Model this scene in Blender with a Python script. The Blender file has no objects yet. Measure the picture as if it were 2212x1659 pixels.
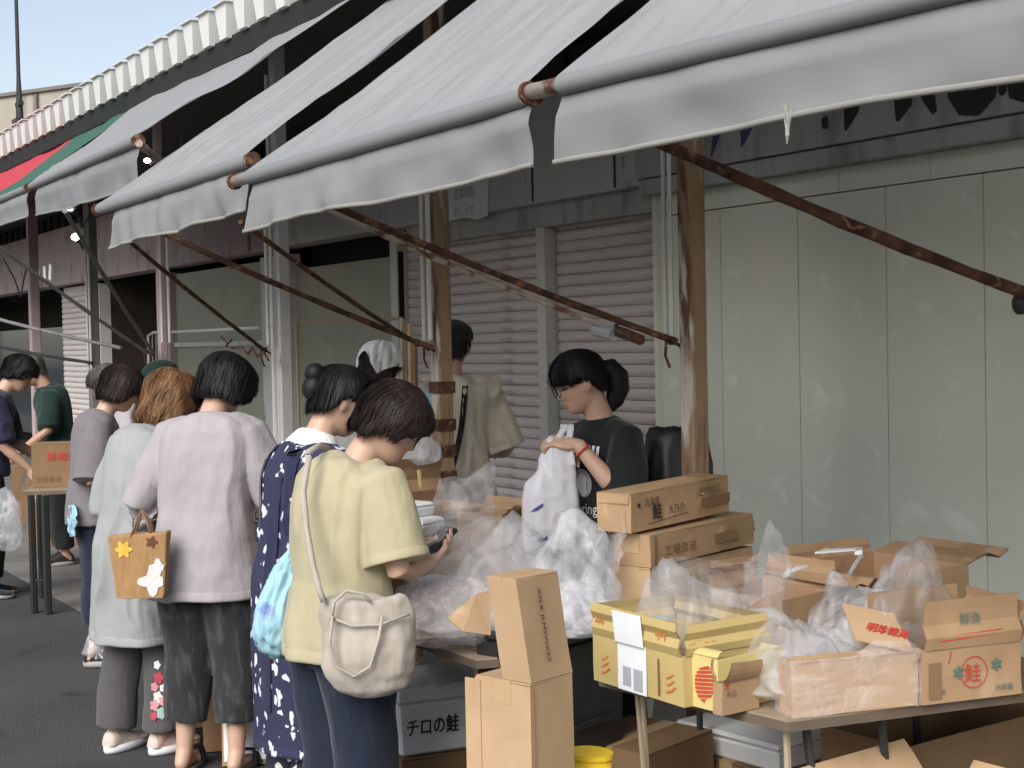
import bpy, bmesh, math, random
import numpy as np
from mathutils import Vector, Matrix
from mathutils.bvhtree import BVHTree
random.seed(7); rng = np.random.default_rng(7)
SC = bpy.context.scene
COL = SC.collection
rad = math.radians
# ---------------------------------------------------------------- camera
CAMZ = 1.58
FPX, IW, IH = 3200.0, 2212.0, 1659.0
def cam_axes(yaw, pitch, roll):
    a = np.array([-math.cos(yaw)*math.cos(pitch), math.sin(yaw)*math.cos(pitch), -math.sin(pitch)])
    r = np.array([math.sin(yaw), math.cos(yaw), 0.0]); u = np.cross(r, a)
    c, s = math.cos(roll), math.sin(roll)
    return a, c*r - s*u, s*r + c*u
CA, CR, CU = cam_axes(rad(31.0), rad(1.7), rad(1.2))
CP = np.array([0, 0, CAMZ])
cd = bpy.data.cameras.new('camera'); cam = bpy.data.objects.new('camera', cd); COL.objects.link(cam)
cd.sensor_width = 36.0; cd.lens = FPX/IW*36.0; cd.clip_start = 0.05; cd.clip_end = 2000
cam.matrix_world = Matrix(((CR[0], CU[0], -CA[0], 0), (CR[1], CU[1], -CA[1], 0), (CR[2], CU[2], -CA[2], CAMZ), (0, 0, 0, 1)))
SC.camera = cam
# ---------------------------------------------------------------- sky, sun, exposure
SUN_EL, SUN_AZ = 36.0, 304.0        # azimuth of the sun as an angle in the xy plane
w = bpy.data.worlds.new('World'); SC.world = w; w.use_nodes = True
nt = w.node_tree; bg = nt.nodes['Background']
sky = nt.nodes.new('ShaderNodeTexSky'); sky.sky_type = 'NISHITA'; sky.sun_disc = False
sky.sun_elevation = rad(SUN_EL); sky.sun_rotation = rad(90 - SUN_AZ)
sky.air_density = 1.0; sky.dust_density = 1.2; sky.ozone_density = 1.0
hs = nt.nodes.new('ShaderNodeHueSaturation'); hs.inputs['Saturation'].default_value = 0.6
nt.links.new(sky.outputs[0], hs.inputs['Color']); nt.links.new(hs.outputs[0], bg.inputs['Color'])
bg.inputs['Strength'].default_value = 0.064
sl = bpy.data.lights.new('sun', 'SUN'); sun = bpy.data.objects.new('sun', sl); COL.objects.link(sun)
sl.energy = 1.6; sl.angle = rad(40); sl.color = (1.0, 0.96, 0.9)
sd = Vector((math.cos(rad(SUN_AZ))*math.cos(rad(SUN_EL)), math.sin(rad(SUN_AZ))*math.cos(rad(SUN_EL)), math.sin(rad(SUN_EL))))
sun.rotation_euler = sd.to_track_quat('Z', 'Y').to_euler(); sun.location = sd*30
vs = SC.view_settings
vs.view_transform = 'Standard'; vs.look = 'None'; vs.exposure = 1.38; vs.gamma = 1.0; vs.use_curve_mapping = False
SC.cycles.use_denoising = True
SC.cycles.max_bounces = 8; SC.cycles.transparent_max_bounces = 16
SC.cycles.diffuse_bounces = 5; SC.cycles.glossy_bounces = 3; SC.cycles.caustics_reflective = False; SC.cycles.caustics_refractive = False

# ---------------------------------------------------------------- helpers
def at(x, y, Y=None, Z=None, X=None, d=None):
    """a point of the place from where it stands in the photograph (2212 wide) and one known coordinate"""
    v = CA + (x - IW/2)/FPX*CR - (y - IH/2)/FPX*CU
    if d is not None: t = d
    elif Y is not None: t = Y/v[1]
    elif Z is not None: t = (Z - CAMZ)/v[2]
    else: t = X/v[0]
    return CP + t*v
def nz(v):
    v = np.asarray(v, float); return v/(np.linalg.norm(v) + 1e-12)
def _hash(ix, iy, iz, seed):
    h = (ix*374761393 + iy*668265263 + iz*2147483647 + seed*974711) & 0xFFFFFFFF
    h = ((h ^ (h >> 13))*1274126177) & 0xFFFFFFFF
    return ((h ^ (h >> 16)) & 0xFFFF)/65535.0*2 - 1
def vnoise(p, seed=0):
    p = np.asarray(p, float); i = np.floor(p).astype(np.int64); f = p - i; f = f*f*(3 - 2*f)
    o = 0
    for dx in (0, 1):
        for dy in (0, 1):
            for dz in (0, 1):
                wgt = (f[:, 0] if dx else 1 - f[:, 0])*(f[:, 1] if dy else 1 - f[:, 1])*(f[:, 2] if dz else 1 - f[:, 2])
                o = o + wgt*_hash(i[:, 0] + dx, i[:, 1] + dy, i[:, 2] + dz, seed)
    return o
def fbm(p, seed=0, octv=3):
    o = 0; a = 1
    for k in range(octv):
        o = o + a*vnoise(np.asarray(p)*(2**k), seed + k); a *= .5
    return o
def ridged(p, seed=0): return 1 - 2*np.abs(vnoise(p, seed))
class MB:
    def __init__(s): s.v = []; s.f = []
    def add(s, v, f):
        n = len(s.v); s.v += [tuple(map(float, q)) for q in v]; s.f += [tuple(n + i for i in q) for q in f]; return s
    def hexa(s, p): return s.add(p, [(0,3,2,1),(4,5,6,7),(0,1,5,4),(1,2,6,5),(2,3,7,6),(3,0,4,7)])
    def box(s, c, size, rz=0, R=None):
        hx, hy, hz = np.asarray(size)/2.0
        q = np.array([(-hx,-hy,-hz),(hx,-hy,-hz),(hx,hy,-hz),(-hx,hy,-hz),(-hx,-hy,hz),(hx,-hy,hz),(hx,hy,hz),(-hx,hy,hz)])
        if R is None:
            cc, ss = math.cos(rz), math.sin(rz); R = np.array([[cc,-ss,0],[ss,cc,0],[0,0,1]])
        return s.hexa(q @ np.asarray(R).T + np.asarray(c))
    def bx(s, x0, x1, y0, y1, z0, z1): return s.box(((x0+x1)/2,(y0+y1)/2,(z0+z1)/2), (abs(x1-x0),abs(y1-y0),abs(z1-z0)))
    def loft(s, rings, caps=True, closed=True):
        n = len(rings[0]); f = []; v = []
        for r in rings: v += list(r)
        for i in range(len(rings)-1):
            for j in range(n if closed else n-1):
                k = (j+1) % n; f.append((i*n+j, i*n+k, (i+1)*n+k, (i+1)*n+j))
        if caps:
            f.append(tuple(range(n-1,-1,-1))); f.append(tuple((len(rings)-1)*n+j for j in range(n)))
        return s.add(v, f)
    def tube(s, path, r, n=8, caps=True):
        P = [np.asarray(p, float) for p in path]; rr = r if hasattr(r, '__len__') else [r]*len(P)
        rings = []; up = np.array([0.,0,1])
        T = [nz(P[min(i+1,len(P)-1)] - P[max(i-1,0)]) for i in range(len(P))]
        x = np.cross(up, T[0])
        if np.linalg.norm(x) < .1: x = np.cross([1.,0,0], T[0])
        x = nz(x)
        for p, t, q in zip(P, T, rr):
            x = nz(x - t*(x@t)); y = np.cross(t, x)
            rings.append([p + q*(math.cos(a)*x + math.sin(a)*y) for a in np.linspace(0, 2*math.pi, n, endpoint=False)])
        return s.loft(rings, caps)
    def grid(s, P):
        ny, nx = len(P), len(P[0]); v = [q for row in P for q in row]
        return s.add(v, [(j*nx+i, j*nx+i+1, (j+1)*nx+i+1, (j+1)*nx+i) for j in range(ny-1) for i in range(nx-1)])
    def prism(s, pts, ext):
        n = len(pts); a = [np.asarray(p, float) for p in pts]; b = [p + np.asarray(ext) for p in a]
        f = [tuple(range(n-1,-1,-1)), tuple(range(n, 2*n))] + [(i, (i+1)%n, n+(i+1)%n, n+i) for i in range(n)]
        return s.add(a + b, f)
    def ell(s, c, r, nu=20, nv=12, R=None):
        R = np.eye(3) if R is None else np.asarray(R); rings = []
        for j in range(1, nv):
            th = math.pi*j/nv
            rings.append([np.asarray(c) + R @ (np.array([math.sin(th)*math.cos(a), math.sin(th)*math.sin(a), -math.cos(th)])*np.asarray(r)) for a in np.linspace(0, 2*math.pi, nu, endpoint=False)])
        n0 = len(s.v); s.loft(rings, caps=True); return s
    def build(s, name, mat, parent=None, smooth=False, off=None):
        me = bpy.data.meshes.new(name)
        V = np.array(s.v, float)
        if off is not None: V = V - np.asarray(off)
        elif parent is not None and parent.name in WL: V = V - WL[parent.name]
        me.from_pydata(V.tolist(), [], s.f); me.update()
        return ob(name, me, mat, parent, smooth)
WL = {}
def ob(name, me, mat, parent=None, smooth=False):
    o = bpy.data.objects.new(name, me); COL.objects.link(o)
    if mat is not None and not me.materials: me.materials.append(MT[mat] if isinstance(mat, str) else mat)
    if parent is not None:
        o.parent = parent
        if parent.name in WL: WL[o.name] = WL[parent.name]
    if smooth: me.shade_smooth()
    return o
def tag(o, label=None, cat=None, group=None, kind=None):
    if label: o['label'] = label
    if cat: o['category'] = cat
    if group: o['group'] = group
    if kind: o['kind'] = kind
    return o
def thing(name, label, cat, loc=(0,0,0), group=None, rz=0.0, world=True):
    o = bpy.data.objects.new(name, None); COL.objects.link(o); o.empty_display_size = .1
    o.location = tuple(map(float, loc)); o.rotation_euler = (0, 0, rz)
    if world: WL[o.name] = np.asarray(loc, float)
    return tag(o, label, cat, group)
def copyob(o, parent=None):
    c = o.copy(); COL.objects.link(c); c.parent = parent
    return c
# ---------------------------------------------------------------- materials
MT = {}
def M(name, col, rough=.75, col2=None, s2=6.0, t2=.55, w2=.12, var=.12, vs=9.0, bump=0.0, bs=60.0, st=(1,1,1), metal=0.0, spec=.35, col3=None, s3=2.0, t3=.6, transl=0.0, detail=4, sheen=0.0, coord='Object', bd=.01):
    m = bpy.data.materials.new(name); m.use_nodes = True; n = m.node_tree.nodes; L = m.node_tree.links
    b = n['Principled BSDF']; b.inputs['Roughness'].default_value = rough; b.inputs['Metallic'].default_value = metal
    b.inputs['Specular IOR Level'].default_value = spec
    if sheen: b.inputs['Sheen Weight'].default_value = sheen; b.inputs['Sheen Roughness'].default_value = .5
    tc = n.new('ShaderNodeTexCoord'); mp = n.new('ShaderNodeMapping'); mp.inputs['Scale'].default_value = st
    L.new(tc.outputs[coord], mp.inputs['Vector'])
    def noise(sc, det=detail, dist=0.0):
        q = n.new('ShaderNodeTexNoise'); q.inputs['Scale'].default_value = sc; q.inputs['Detail'].default_value = det
        q.inputs['Distortion'].default_value = dist; L.new(mp.outputs[0], q.inputs['Vector']); return q
    def mixc(fac, A, B):
        x = n.new('ShaderNodeMix'); x.data_type = 'RGBA'
        L.new(fac, x.inputs[0])
        for sck, val in ((x.inputs[6], A), (x.inputs[7], B)):
            if isinstance(val, tuple): sck.default_value = (*val, 1) if len(val) == 3 else val
            else: L.new(val, sck)
        return x.outputs[2]
    def ramp(sock, t, wd):
        r = n.new('ShaderNodeMapRange'); r.inputs[1].default_value = t - wd/2; r.inputs[2].default_value = t + wd/2
        L.new(sock, r.inputs[0]); return r.outputs[0]
    c = col
    if var:
        q = noise(vs); lo = tuple(x*(1-var) for x in col); hi = tuple(min(1, x*(1+var)) for x in col)
        c = mixc(ramp(q.outputs[0], .5, .6), lo, hi)
    if col2: c = mixc(ramp(noise(s2, 6, .6).outputs[0], t2, w2), c, col2)
    if col3: c = mixc(ramp(noise(s3, 5, .3).outputs[0], t3, .1), c, col3)
    if isinstance(c, tuple): b.inputs['Base Color'].default_value = (*c, 1)
    else: L.new(c, b.inputs['Base Color'])
    if bump:
        q = noise(bs, 4); bp = n.new('ShaderNodeBump'); bp.inputs['Strength'].default_value = bump; bp.inputs['Distance'].default_value = bd
        L.new(q.outputs[0], bp.inputs['Height']); L.new(bp.outputs[0], b.inputs['Normal'])
    if transl:
        t = n.new('ShaderNodeBsdfTranslucent'); mx = n.new('ShaderNodeMixShader'); mx.inputs[0].default_value = transl
        if isinstance(c, tuple): t.inputs[0].default_value = (*c, 1)
        else: L.new(c, t.inputs[0])
        L.new(b.outputs[0], mx.inputs[1]); L.new(t.outputs[0], mx.inputs[2]); L.new(mx.outputs[0], n['Material Output'].inputs['Surface'])
    MT[name] = m; return m
def MEmit(name, col, st):
    m = bpy.data.materials.new(name); m.use_nodes = True; b = m.node_tree.nodes['Principled BSDF']
    b.inputs['Base Color'].default_value = (*col, 1); b.inputs['Emission Color'].default_value = (*col, 1); b.inputs['Emission Strength'].default_value = st
    MT[name] = m
def MPlastic(name, col=(.86,.87,.9), opac=.45, rough=.22, bs=18.0, bump=.5):
    """thin polythene film: partly see-through, partly milky and shiny, with creases"""
    m = bpy.data.materials.new(name); m.use_nodes = True; n = m.node_tree.nodes; L = m.node_tree.links
    b = n['Principled BSDF']; b.inputs['Base Color'].default_value = (*col, 1); b.inputs['Roughness'].default_value = rough
    b.inputs['Specular IOR Level'].default_value = .6
    tl = n.new('ShaderNodeBsdfTranslucent'); tl.inputs[0].default_value = (*col, 1)
    m1 = n.new('ShaderNodeMixShader'); m1.inputs[0].default_value = .35; L.new(b.outputs[0], m1.inputs[1]); L.new(tl.outputs[0], m1.inputs[2])
    tr = n.new('ShaderNodeBsdfTransparent'); tr.inputs[0].default_value = (.97,.97,.98,1)
    tc = n.new('ShaderNodeTexCoord'); q = n.new('ShaderNodeTexNoise'); q.inputs['Scale'].default_value = bs; q.inputs['Detail'].default_value = 2.5; q.inputs['Distortion'].default_value = .8
    L.new(tc.outputs['Object'], q.inputs['Vector'])
    r = n.new('ShaderNodeMapRange'); r.inputs[1].default_value = .35; r.inputs[2].default_value = .7; r.inputs[3].default_value = opac*.45; r.inputs[4].default_value = min(1, opac*1.3)
    L.new(q.outputs[0], r.inputs[0])
    # sharp creases where the film has been folded: more opaque lines
    vo = n.new('ShaderNodeTexVoronoi'); vo.feature = 'DISTANCE_TO_EDGE'; vo.inputs['Scale'].default_value = bs*.8
    vm = n.new('ShaderNodeVectorMath'); vm.operation = 'ADD'; vsn = n.new('ShaderNodeVectorMath'); vsn.operation = 'SCALE'; vsn.inputs['Scale'].default_value = .22
    L.new(q.outputs['Color'], vsn.inputs[0]); L.new(tc.outputs['Object'], vm.inputs[0]); L.new(vsn.outputs[0], vm.inputs[1]); L.new(vm.outputs[0], vo.inputs['Vector'])
    cr = n.new('ShaderNodeMapRange'); cr.inputs[1].default_value = 0; cr.inputs[2].default_value = .10; cr.inputs[3].default_value = opac*.45; cr.inputs[4].default_value = 0; L.new(vo.outputs['Distance'], cr.inputs[0])
    ad = n.new('ShaderNodeMath'); ad.operation = 'ADD'; ad.use_clamp = True; L.new(r.outputs[0], ad.inputs[0]); L.new(cr.outputs[0], ad.inputs[1]); r = ad
    bp = n.new('ShaderNodeBump'); bp.inputs['Strength'].default_value = bump; bp.inputs['Distance'].default_value = .012; L.new(vo.outputs['Distance'], bp.inputs['Height'])
    L.new(bp.outputs[0], b.inputs['Normal'])
    m2 = n.new('ShaderNodeMixShader'); L.new(r.outputs[0], m2.inputs[0]); L.new(tr.outputs[0], m2.inputs[1]); L.new(m1.outputs[0], m2.inputs[2])
    L.new(m2.outputs[0], n['Material Output'].inputs['Surface']); MT[name] = m

M('asphalt', (.052,.053,.055), .92, var=.5, vs=70, bump=.9, bs=110, col2=(.082,.082,.081), s2=1.0, w2=.35, col3=(.035,.035,.036), s3=2.6, t3=.66, detail=8)
M('concrete', (.19,.18,.165), .9, var=.2, vs=8, bump=.2, bs=90, col2=(.12,.115,.105), s2=2.2, t2=.55, w2=.25)
M('panel', (.67,.685,.60), .5, var=.04, vs=3, col2=(.80,.80,.74), s2=5, t2=.66, w2=.14, st=(1,1,1.3), col3=(.70,.705,.63), s3=.9, t3=.60, bump=.02, bs=4)
M('panel_line', (.58,.59,.52), .7, var=0)
M('cream_wall', (.30,.30,.24), .6, var=.08, vs=3, col2=(.27,.26,.20), s2=3.5, t2=.62, w2=.15)
M('shutter', (.56,.51,.495), .5, var=.06, vs=6, col2=(.40,.36,.34), s2=7, t2=.62, w2=.15, st=(.5,1,3))
M('header', (.54,.53,.52), .6, var=.08, vs=4, col2=(.22,.20,.18), s2=5, t2=.68, w2=.1, st=(1.6,1,.5))
M('header_pink', (.42,.33,.335), .65, var=.1, vs=4, col2=(.20,.15,.15), s2=5, t2=.64, w2=.12, st=(1.6,1,.5))
M('sign_grey', (.40,.405,.40), .55, var=.05, vs=3, col2=(.22,.22,.215), s2=3, t2=.6, w2=.25, st=(2,1,.6))
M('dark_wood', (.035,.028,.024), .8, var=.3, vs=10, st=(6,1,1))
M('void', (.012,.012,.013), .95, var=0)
M('dark_metal', (.03,.03,.032), .5, var=.2)
M('galv', (.42,.43,.44), .5, var=.15, vs=20, metal=.3)
M('conduit', (.55,.54,.52), .5, var=.1, col2=(.3,.2,.13), s2=20, t2=.68)
M('rust_post', (.25,.165,.10), .7, var=.3, vs=4, st=(3,3,.6), col2=(.10,.055,.032), s2=5, t2=.58, w2=.14, col3=(.46,.41,.36), s3=6, t3=.57, bump=.3, bs=40)
M('grey_post', (.47,.46,.47), .6, var=.1, vs=5, col2=(.16,.09,.05), s2=7, t2=.66, w2=.06, st=(3,3,.5))
M('dim_post', (.17,.17,.17), .6, var=.1, vs=5, col2=(.13,.09,.06), s2=7, t2=.66, w2=.06, st=(3,3,.5))
M('pink_post', (.40,.31,.31), .6, var=.1, vs=5, col2=(.2,.12,.1), s2=9, t2=.68, w2=.06, st=(3,3,.5))
M('rust', (.095,.042,.024), .85, var=.4, vs=25, col2=(.045,.02,.014), s2=14, t2=.55, col3=(.25,.13,.07), s3=30, t3=.62, bump=.4, bs=80)
M('pale_pipe', (.42,.37,.31), .6, var=.2, vs=20, col2=(.16,.07,.035), s2=16, t2=.55)
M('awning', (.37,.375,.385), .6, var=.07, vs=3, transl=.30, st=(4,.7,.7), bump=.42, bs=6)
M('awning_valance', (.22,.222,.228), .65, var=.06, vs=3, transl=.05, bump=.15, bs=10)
M('awning_hem', (.36,.355,.335), .7, var=.06, transl=.2)
M('awning_red', (.45,.045,.065), .7, var=.08, transl=.04)
M('awning_green', (.05,.14,.10), .7, var=.08, transl=.2)
M('roof_white', (.62,.62,.60), .5, var=.05, vs=5, col2=(.55,.52,.46), s2=20, t2=.7)
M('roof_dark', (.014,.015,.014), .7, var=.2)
M('old_concrete', (.36,.33,.28), .9, var=.12, vs=.6, col2=(.16,.13,.105), s2=.5, t2=.56, w2=.12, st=(1.5,1.5,.25))
M('dark_concrete', (.17,.165,.15), .9, var=.15, vs=1)
M('glass_dark', (.02,.025,.03), .1, var=0, spec=.6)
MEmit('lamp_glow', (1.0,.97,.9), 6.0)
# ================================================================ setting: ground
g = MB(); g.bx(-150, 60, -60, 2.32, -.3, 0); tag(g.build('asphalt_road', 'asphalt'), kind='structure')
g = MB(); g.bx(-150, 60, 2.32, 60, -.3, .004); tag(g.build('concrete_floor', 'concrete'), kind='structure')
# ================================================================ market building
YW = 4.5; YP = 3.0
def wx(px, y=760): return at(px, y, Y=YW)[0]
bld = thing('market_building', 'long low market building with corrugated roof, shutters and pale panel walls behind the stalls', 'building', (-6, YW, 0))
ZH = 2.29
def flatwall(name, x0, x1, z0, z1, mat, y=YW, t=.1):
    m = MB(); m.bx(x0, x1, y, y+t, z0, z1); return m.build(name, mat, bld)
# pale sandwich panels on the right
xs = wx(1427); xr = xs
pw = None
edges = [xs, wx(1560), wx(1727), wx(1917), wx(2128)]
while edges[-1] < 3.5: edges.append(edges[-1] + .535)
pm = {}
for a, b_ in zip(edges[:-1], edges[1:]):
    m = MB(); wd = b_-a-.004
    q = MB(); x0, x1 = a+.0009, b_-.0009; c = .002
    z0, z1 = .01, ZH-.11
    q.hexa([(x0,YW+.05,z0),(x1,YW+.05,z0),(x1,YW+.05,z1),(x0,YW+.05,z1),(x0+c,YW,z0),(x1-c,YW,z0),(x1-c,YW,z1),(x0+c,YW,z1)])
    q.build('wall_panel', 'panel', bld)
flatwall('panel_backing', xs, edges[-1], 0, ZH, 'panel_line', YW+.03, .06)
# trim strips above the panels
tx = [xs, wx(1816,380), wx(2013,340), 1.0, 3.5]
for a, b_ in zip(tx[:-1], tx[1:]):
    m = MB(); m.bx(a+.002, b_-.002, YW-.012, YW+.03, ZH-.105, ZH-.002); m.build('trim_strip', 'panel', bld)
m = MB(); m.bx(xs-.02, 3.5, YW-.10, YW+.02, ZH, ZH+.075); m.build('header_beam', 'sign_grey', bld)
# shutters
def shutter(x0, x1, mat='shutter', z1=ZH+.02):
    r = MB(); r.bx(x0, x1, YW+.075, YW+.09, 0, z1); s = r.build('shutter', 'panel_line', bld)
    pitch = .0625; n = int(z1/pitch); prof = [(0,.0),(.010,.05),(.017,.30),(.018,.6),(.015,.86),(.004,.985)]
    q = MB(); ww = x1-x0-.03
    # one curved slat
    up = [(-ww/2, -.0-d*1.0, h*pitch) for d, h in prof]; dn = [(ww/2, -d, h*pitch) for d, h in prof]
    q.grid([[up[i], dn[i]] for i in range(len(prof))])
    q.add([(-ww/2,.015,0),(ww/2,.015,0),(ww/2,.015,pitch*.98),(-ww/2,.015,pitch*.98)], [(0,3,2,1)])
    me = bpy.data.meshes.new('slat'); me.from_pydata(q.v, [], q.f); me.materials.append(MT[mat]); me.shade_smooth()
    for k in range(n):
        o = bpy.data.objects.new('slat', me); COL.objects.link(o); o.parent = s
        o.location = ((x0+x1)/2 - bld.location.x, YW+.06 - bld.location.y, k*pitch); o.rotation_euler = (0, rad(random.uniform(-.12,.12)), 0)
    return s
xa0, xa1, xb0, xb1 = wx(870), wx(1172), wx(1190), wx(1424)
shutter(xa0, xa1); shutter(xb0, xb1)
def jamb(x0, x1, z1=ZH+.05, mat='conduit', y=YW-.03):
    m = MB(); m.bx(x0, x1, y, YW+.06, 0, z1); return m.build('door_jamb', mat, bld)
jamb(xa1, xb0); 
jamb(xa0-.10, xa0, mat='header'); jamb(xb1+.0, xb1+.03, mat='panel')
# walls, recesses and openings further left
c0, c1, c2, c3 = wx(628), wx(866), wx(372), wx(572)
flatwall('plaster_wall', c0, c1, 0, ZH-.12, 'cream_wall', YW+.06)
m = MB(); m.bx(c1, xa0-.10, YW-.01, YW+.06, 0, ZH); m.build('door_jamb', 'header', bld)
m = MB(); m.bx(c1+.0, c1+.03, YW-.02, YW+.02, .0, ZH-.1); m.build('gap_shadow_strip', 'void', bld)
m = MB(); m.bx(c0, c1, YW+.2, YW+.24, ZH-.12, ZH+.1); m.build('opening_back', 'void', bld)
flatwall('plaster_wall', c2, c3, 0, ZH-.02, 'cream_wall', YW+.05)
m = MB(); m.bx(c3, c0, YW-.02, YW+.1, 0, ZH); m.build('door_jamb', 'header', bld)
for px in (440, 505): 
    x = wx(px); m = MB(); m.bx(x-.006, x+.006, YW+.042, YW+.052, .3, 1.55); m.build('batten', 'header', bld)
m = MB(); m.bx(c2, c3, YW+.02, YW+.05, 1.58, 1.62); m.build('batten', 'header', bld)
o0, o1 = wx(222), wx(345)
s0, s1 = wx(128), wx(205)
m = MB(); m.bx(o1, c2, YW-.02, YW+.1, 0, ZH); m.build('door_jamb', 'header_pink', bld)
m = MB(); m.bx(s1, o0, YW-.02, YW+.1, 0, ZH); m.build('door_jamb', 'header', bld)
shutter(s0, s1)
# dark shop interiors
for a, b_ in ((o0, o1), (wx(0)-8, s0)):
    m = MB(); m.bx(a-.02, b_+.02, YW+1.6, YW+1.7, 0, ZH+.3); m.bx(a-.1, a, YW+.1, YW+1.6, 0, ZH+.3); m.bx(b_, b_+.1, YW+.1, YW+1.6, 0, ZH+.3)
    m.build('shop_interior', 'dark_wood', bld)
xi = (o0+o1)/2
m = MB(); m.bx(xi+.2, xi+1.1, YW+1.5, YW+1.58, .2, 2.0); m.build('interior_door', 'cream_wall', bld)
m = MB(); m.bx(xi+.45, xi+.85, YW+1.47, YW+1.5, .8, 1.8); m.build('interior_window', 'glass_dark', bld)
m = MB(); m.bx(wx(0)-8, wx(0)+1.5, YW+.9, YW+.95, .3, 1.9); m.build('display_case', 'glass_dark', bld)
# fascia (signboards) above the openings
hx = [wx(0)-8, wx(345), wx(630), wx(870), wx(1175), xs-.02]
hm = ['header_pink', 'header_pink', 'header', 'header', 'header']
for (a, b_), mm in zip(zip(hx[:-1], hx[1:]), hm):
    m = MB(); m.bx(a+.003, b_-.003, YW-.10, YW+.12, ZH + (.04 if mm == 'header_pink' else .05), 2.98); m.build('fascia_board', mm, bld)
for a, b_ in ((wx(975), xb1),):
    m = MB(); m.bx(a-.5, b_, YW-.04, YW+.07, ZH-.08, ZH+.05); m.build('shutter_box', 'sign_grey', bld)
for px, mm in ((1152,'dark_metal'),(1330,'dark_metal'),(537,'dark_metal')):
    x = at(px, 450, Y=YW-.1)[0]; m = MB(); m.bx(x-.007, x+.007, YW-.106, YW-.1, ZH+.06, ZH+.35); m.box((x, YW-.108, ZH+.3), (.03,.016,.03)); m.build('seam_bracket', mm, bld)
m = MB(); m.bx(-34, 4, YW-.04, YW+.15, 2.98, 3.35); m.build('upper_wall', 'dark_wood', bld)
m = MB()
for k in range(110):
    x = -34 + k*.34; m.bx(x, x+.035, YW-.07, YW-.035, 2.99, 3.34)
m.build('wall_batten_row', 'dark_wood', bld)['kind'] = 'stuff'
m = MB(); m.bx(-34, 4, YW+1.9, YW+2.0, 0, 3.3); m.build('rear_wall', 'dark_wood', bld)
# roof
YR = 2.75; ZR = 3.07
roof = MB()
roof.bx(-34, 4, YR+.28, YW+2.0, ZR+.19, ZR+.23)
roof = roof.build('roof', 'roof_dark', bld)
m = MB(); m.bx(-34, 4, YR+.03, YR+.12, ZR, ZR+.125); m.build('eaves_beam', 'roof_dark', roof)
PT = .262; RH = .175
tooth = MB(); tw, bw = .083, .048
tooth.hexa([(-bw,0,0),(bw,0,0),(bw,.9,0),(-bw,.9,0),(-tw,-.012,RH),(tw,-.012,RH),(tw,.9,RH),(-tw,.9,RH)])
tooth.bx(-tw-.004, tw+.01, -.03, .9, RH+.001, RH+.009)
tme = bpy.data.meshes.new('roof_rib'); tme.from_pydata(tooth.v, [], tooth.f); tme.materials.append(MT['roof_white'])
x = 2.0; k = 0
while x > -33:
    o = bpy.data.objects.new('roof_rib', tme); COL.objects.link(o); o.parent = roof
    o.location = (x - bld.location.x, YR - bld.location.y, ZR+.115 + random.uniform(-.003,.003)); o.rotation_euler = (0, rad(random.uniform(-.6,.6)), rad(random.uniform(-.5,.5)))
    x -= PT
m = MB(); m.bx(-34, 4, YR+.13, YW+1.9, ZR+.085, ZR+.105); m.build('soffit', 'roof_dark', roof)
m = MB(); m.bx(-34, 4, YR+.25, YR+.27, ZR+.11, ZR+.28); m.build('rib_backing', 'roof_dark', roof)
# ================================================================ distant concrete building and mast
def ppx(x, y, d): return at(x, y, d=d)
dd = 42.0
A = ppx(213, 182, dd); B = ppx(-420, 178, dd+6); D = nz(np.array([A[0]-B[0], A[1]-B[1], 0])); Nn = np.array([-D[1], D[0], 0]); Nn = Nn if Nn@CA > 0 else -Nn
far = thing('concrete_building', 'stained old concrete building standing far behind the market roof', 'building', (A[0], A[1], 0))
def slab(p, q, z0, z1, dep, mat, name, par, offn=0.0):
    p = np.array([p[0], p[1], 0]) + Nn*offn; q = np.array([q[0], q[1], 0]) + Nn*offn
    m = MB(); m.hexa([p+[0,0,z0], q+[0,0,z0], q+Nn*dep+[0,0,z0], p+Nn*dep+[0,0,z0], p+[0,0,z1], q+[0,0,z1], q+Nn*dep+[0,0,z1], p+Nn*dep+[0,0,z1]]); return m.build(name, mat, par)
zt = A[2]; zl = ppx(100, 268, dd)[2]
slab(B, A, zl, zt, 8, 'old_concrete', 'wall', far); slab(B-D*.1, A+D*.12, zt, zt+.1, 8.2, 'dark_concrete', 'parapet', far, -.1)
slab(B, A-D*.1, 0, zl, 7.6, 'dark_concrete', 'lower_wall', far, .25)
for t in (2.4, 4.1, 5.6): slab(A-D*t, A-D*(t-.06), zl, zt-.05, .1, 'dark_concrete', 'drain_pipe', far, -.1)
mp0 = ppx(43, 265, dd-1.5); mtop = ppx(36, -40, dd-1.5)
mast = thing('roof_mast', 'thin dark mast rising against the sky from the concrete building', 'mast', (mp0[0], mp0[1], 0))
m = MB(); m.tube([(mp0[0],mp0[1],0), (mp0[0],mp0[1],mp0[2]+.3), (mp0[0],mp0[1],zt), (mp0[0],mp0[1],mtop[2]+3)], [.10,.10,.055,.045], 8); m.build('pole', 'dark_metal', mast)
m = MB(); m.box((mp0[0],mp0[1],ppx(43,225,dd-1.5)[2]), (.5,.12,.12)); m.box((mp0[0],mp0[1],ppx(43,262,dd-1.5)[2]), (.6,.3,.12)); m.build('bracket', 'dark_metal', mast)

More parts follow.
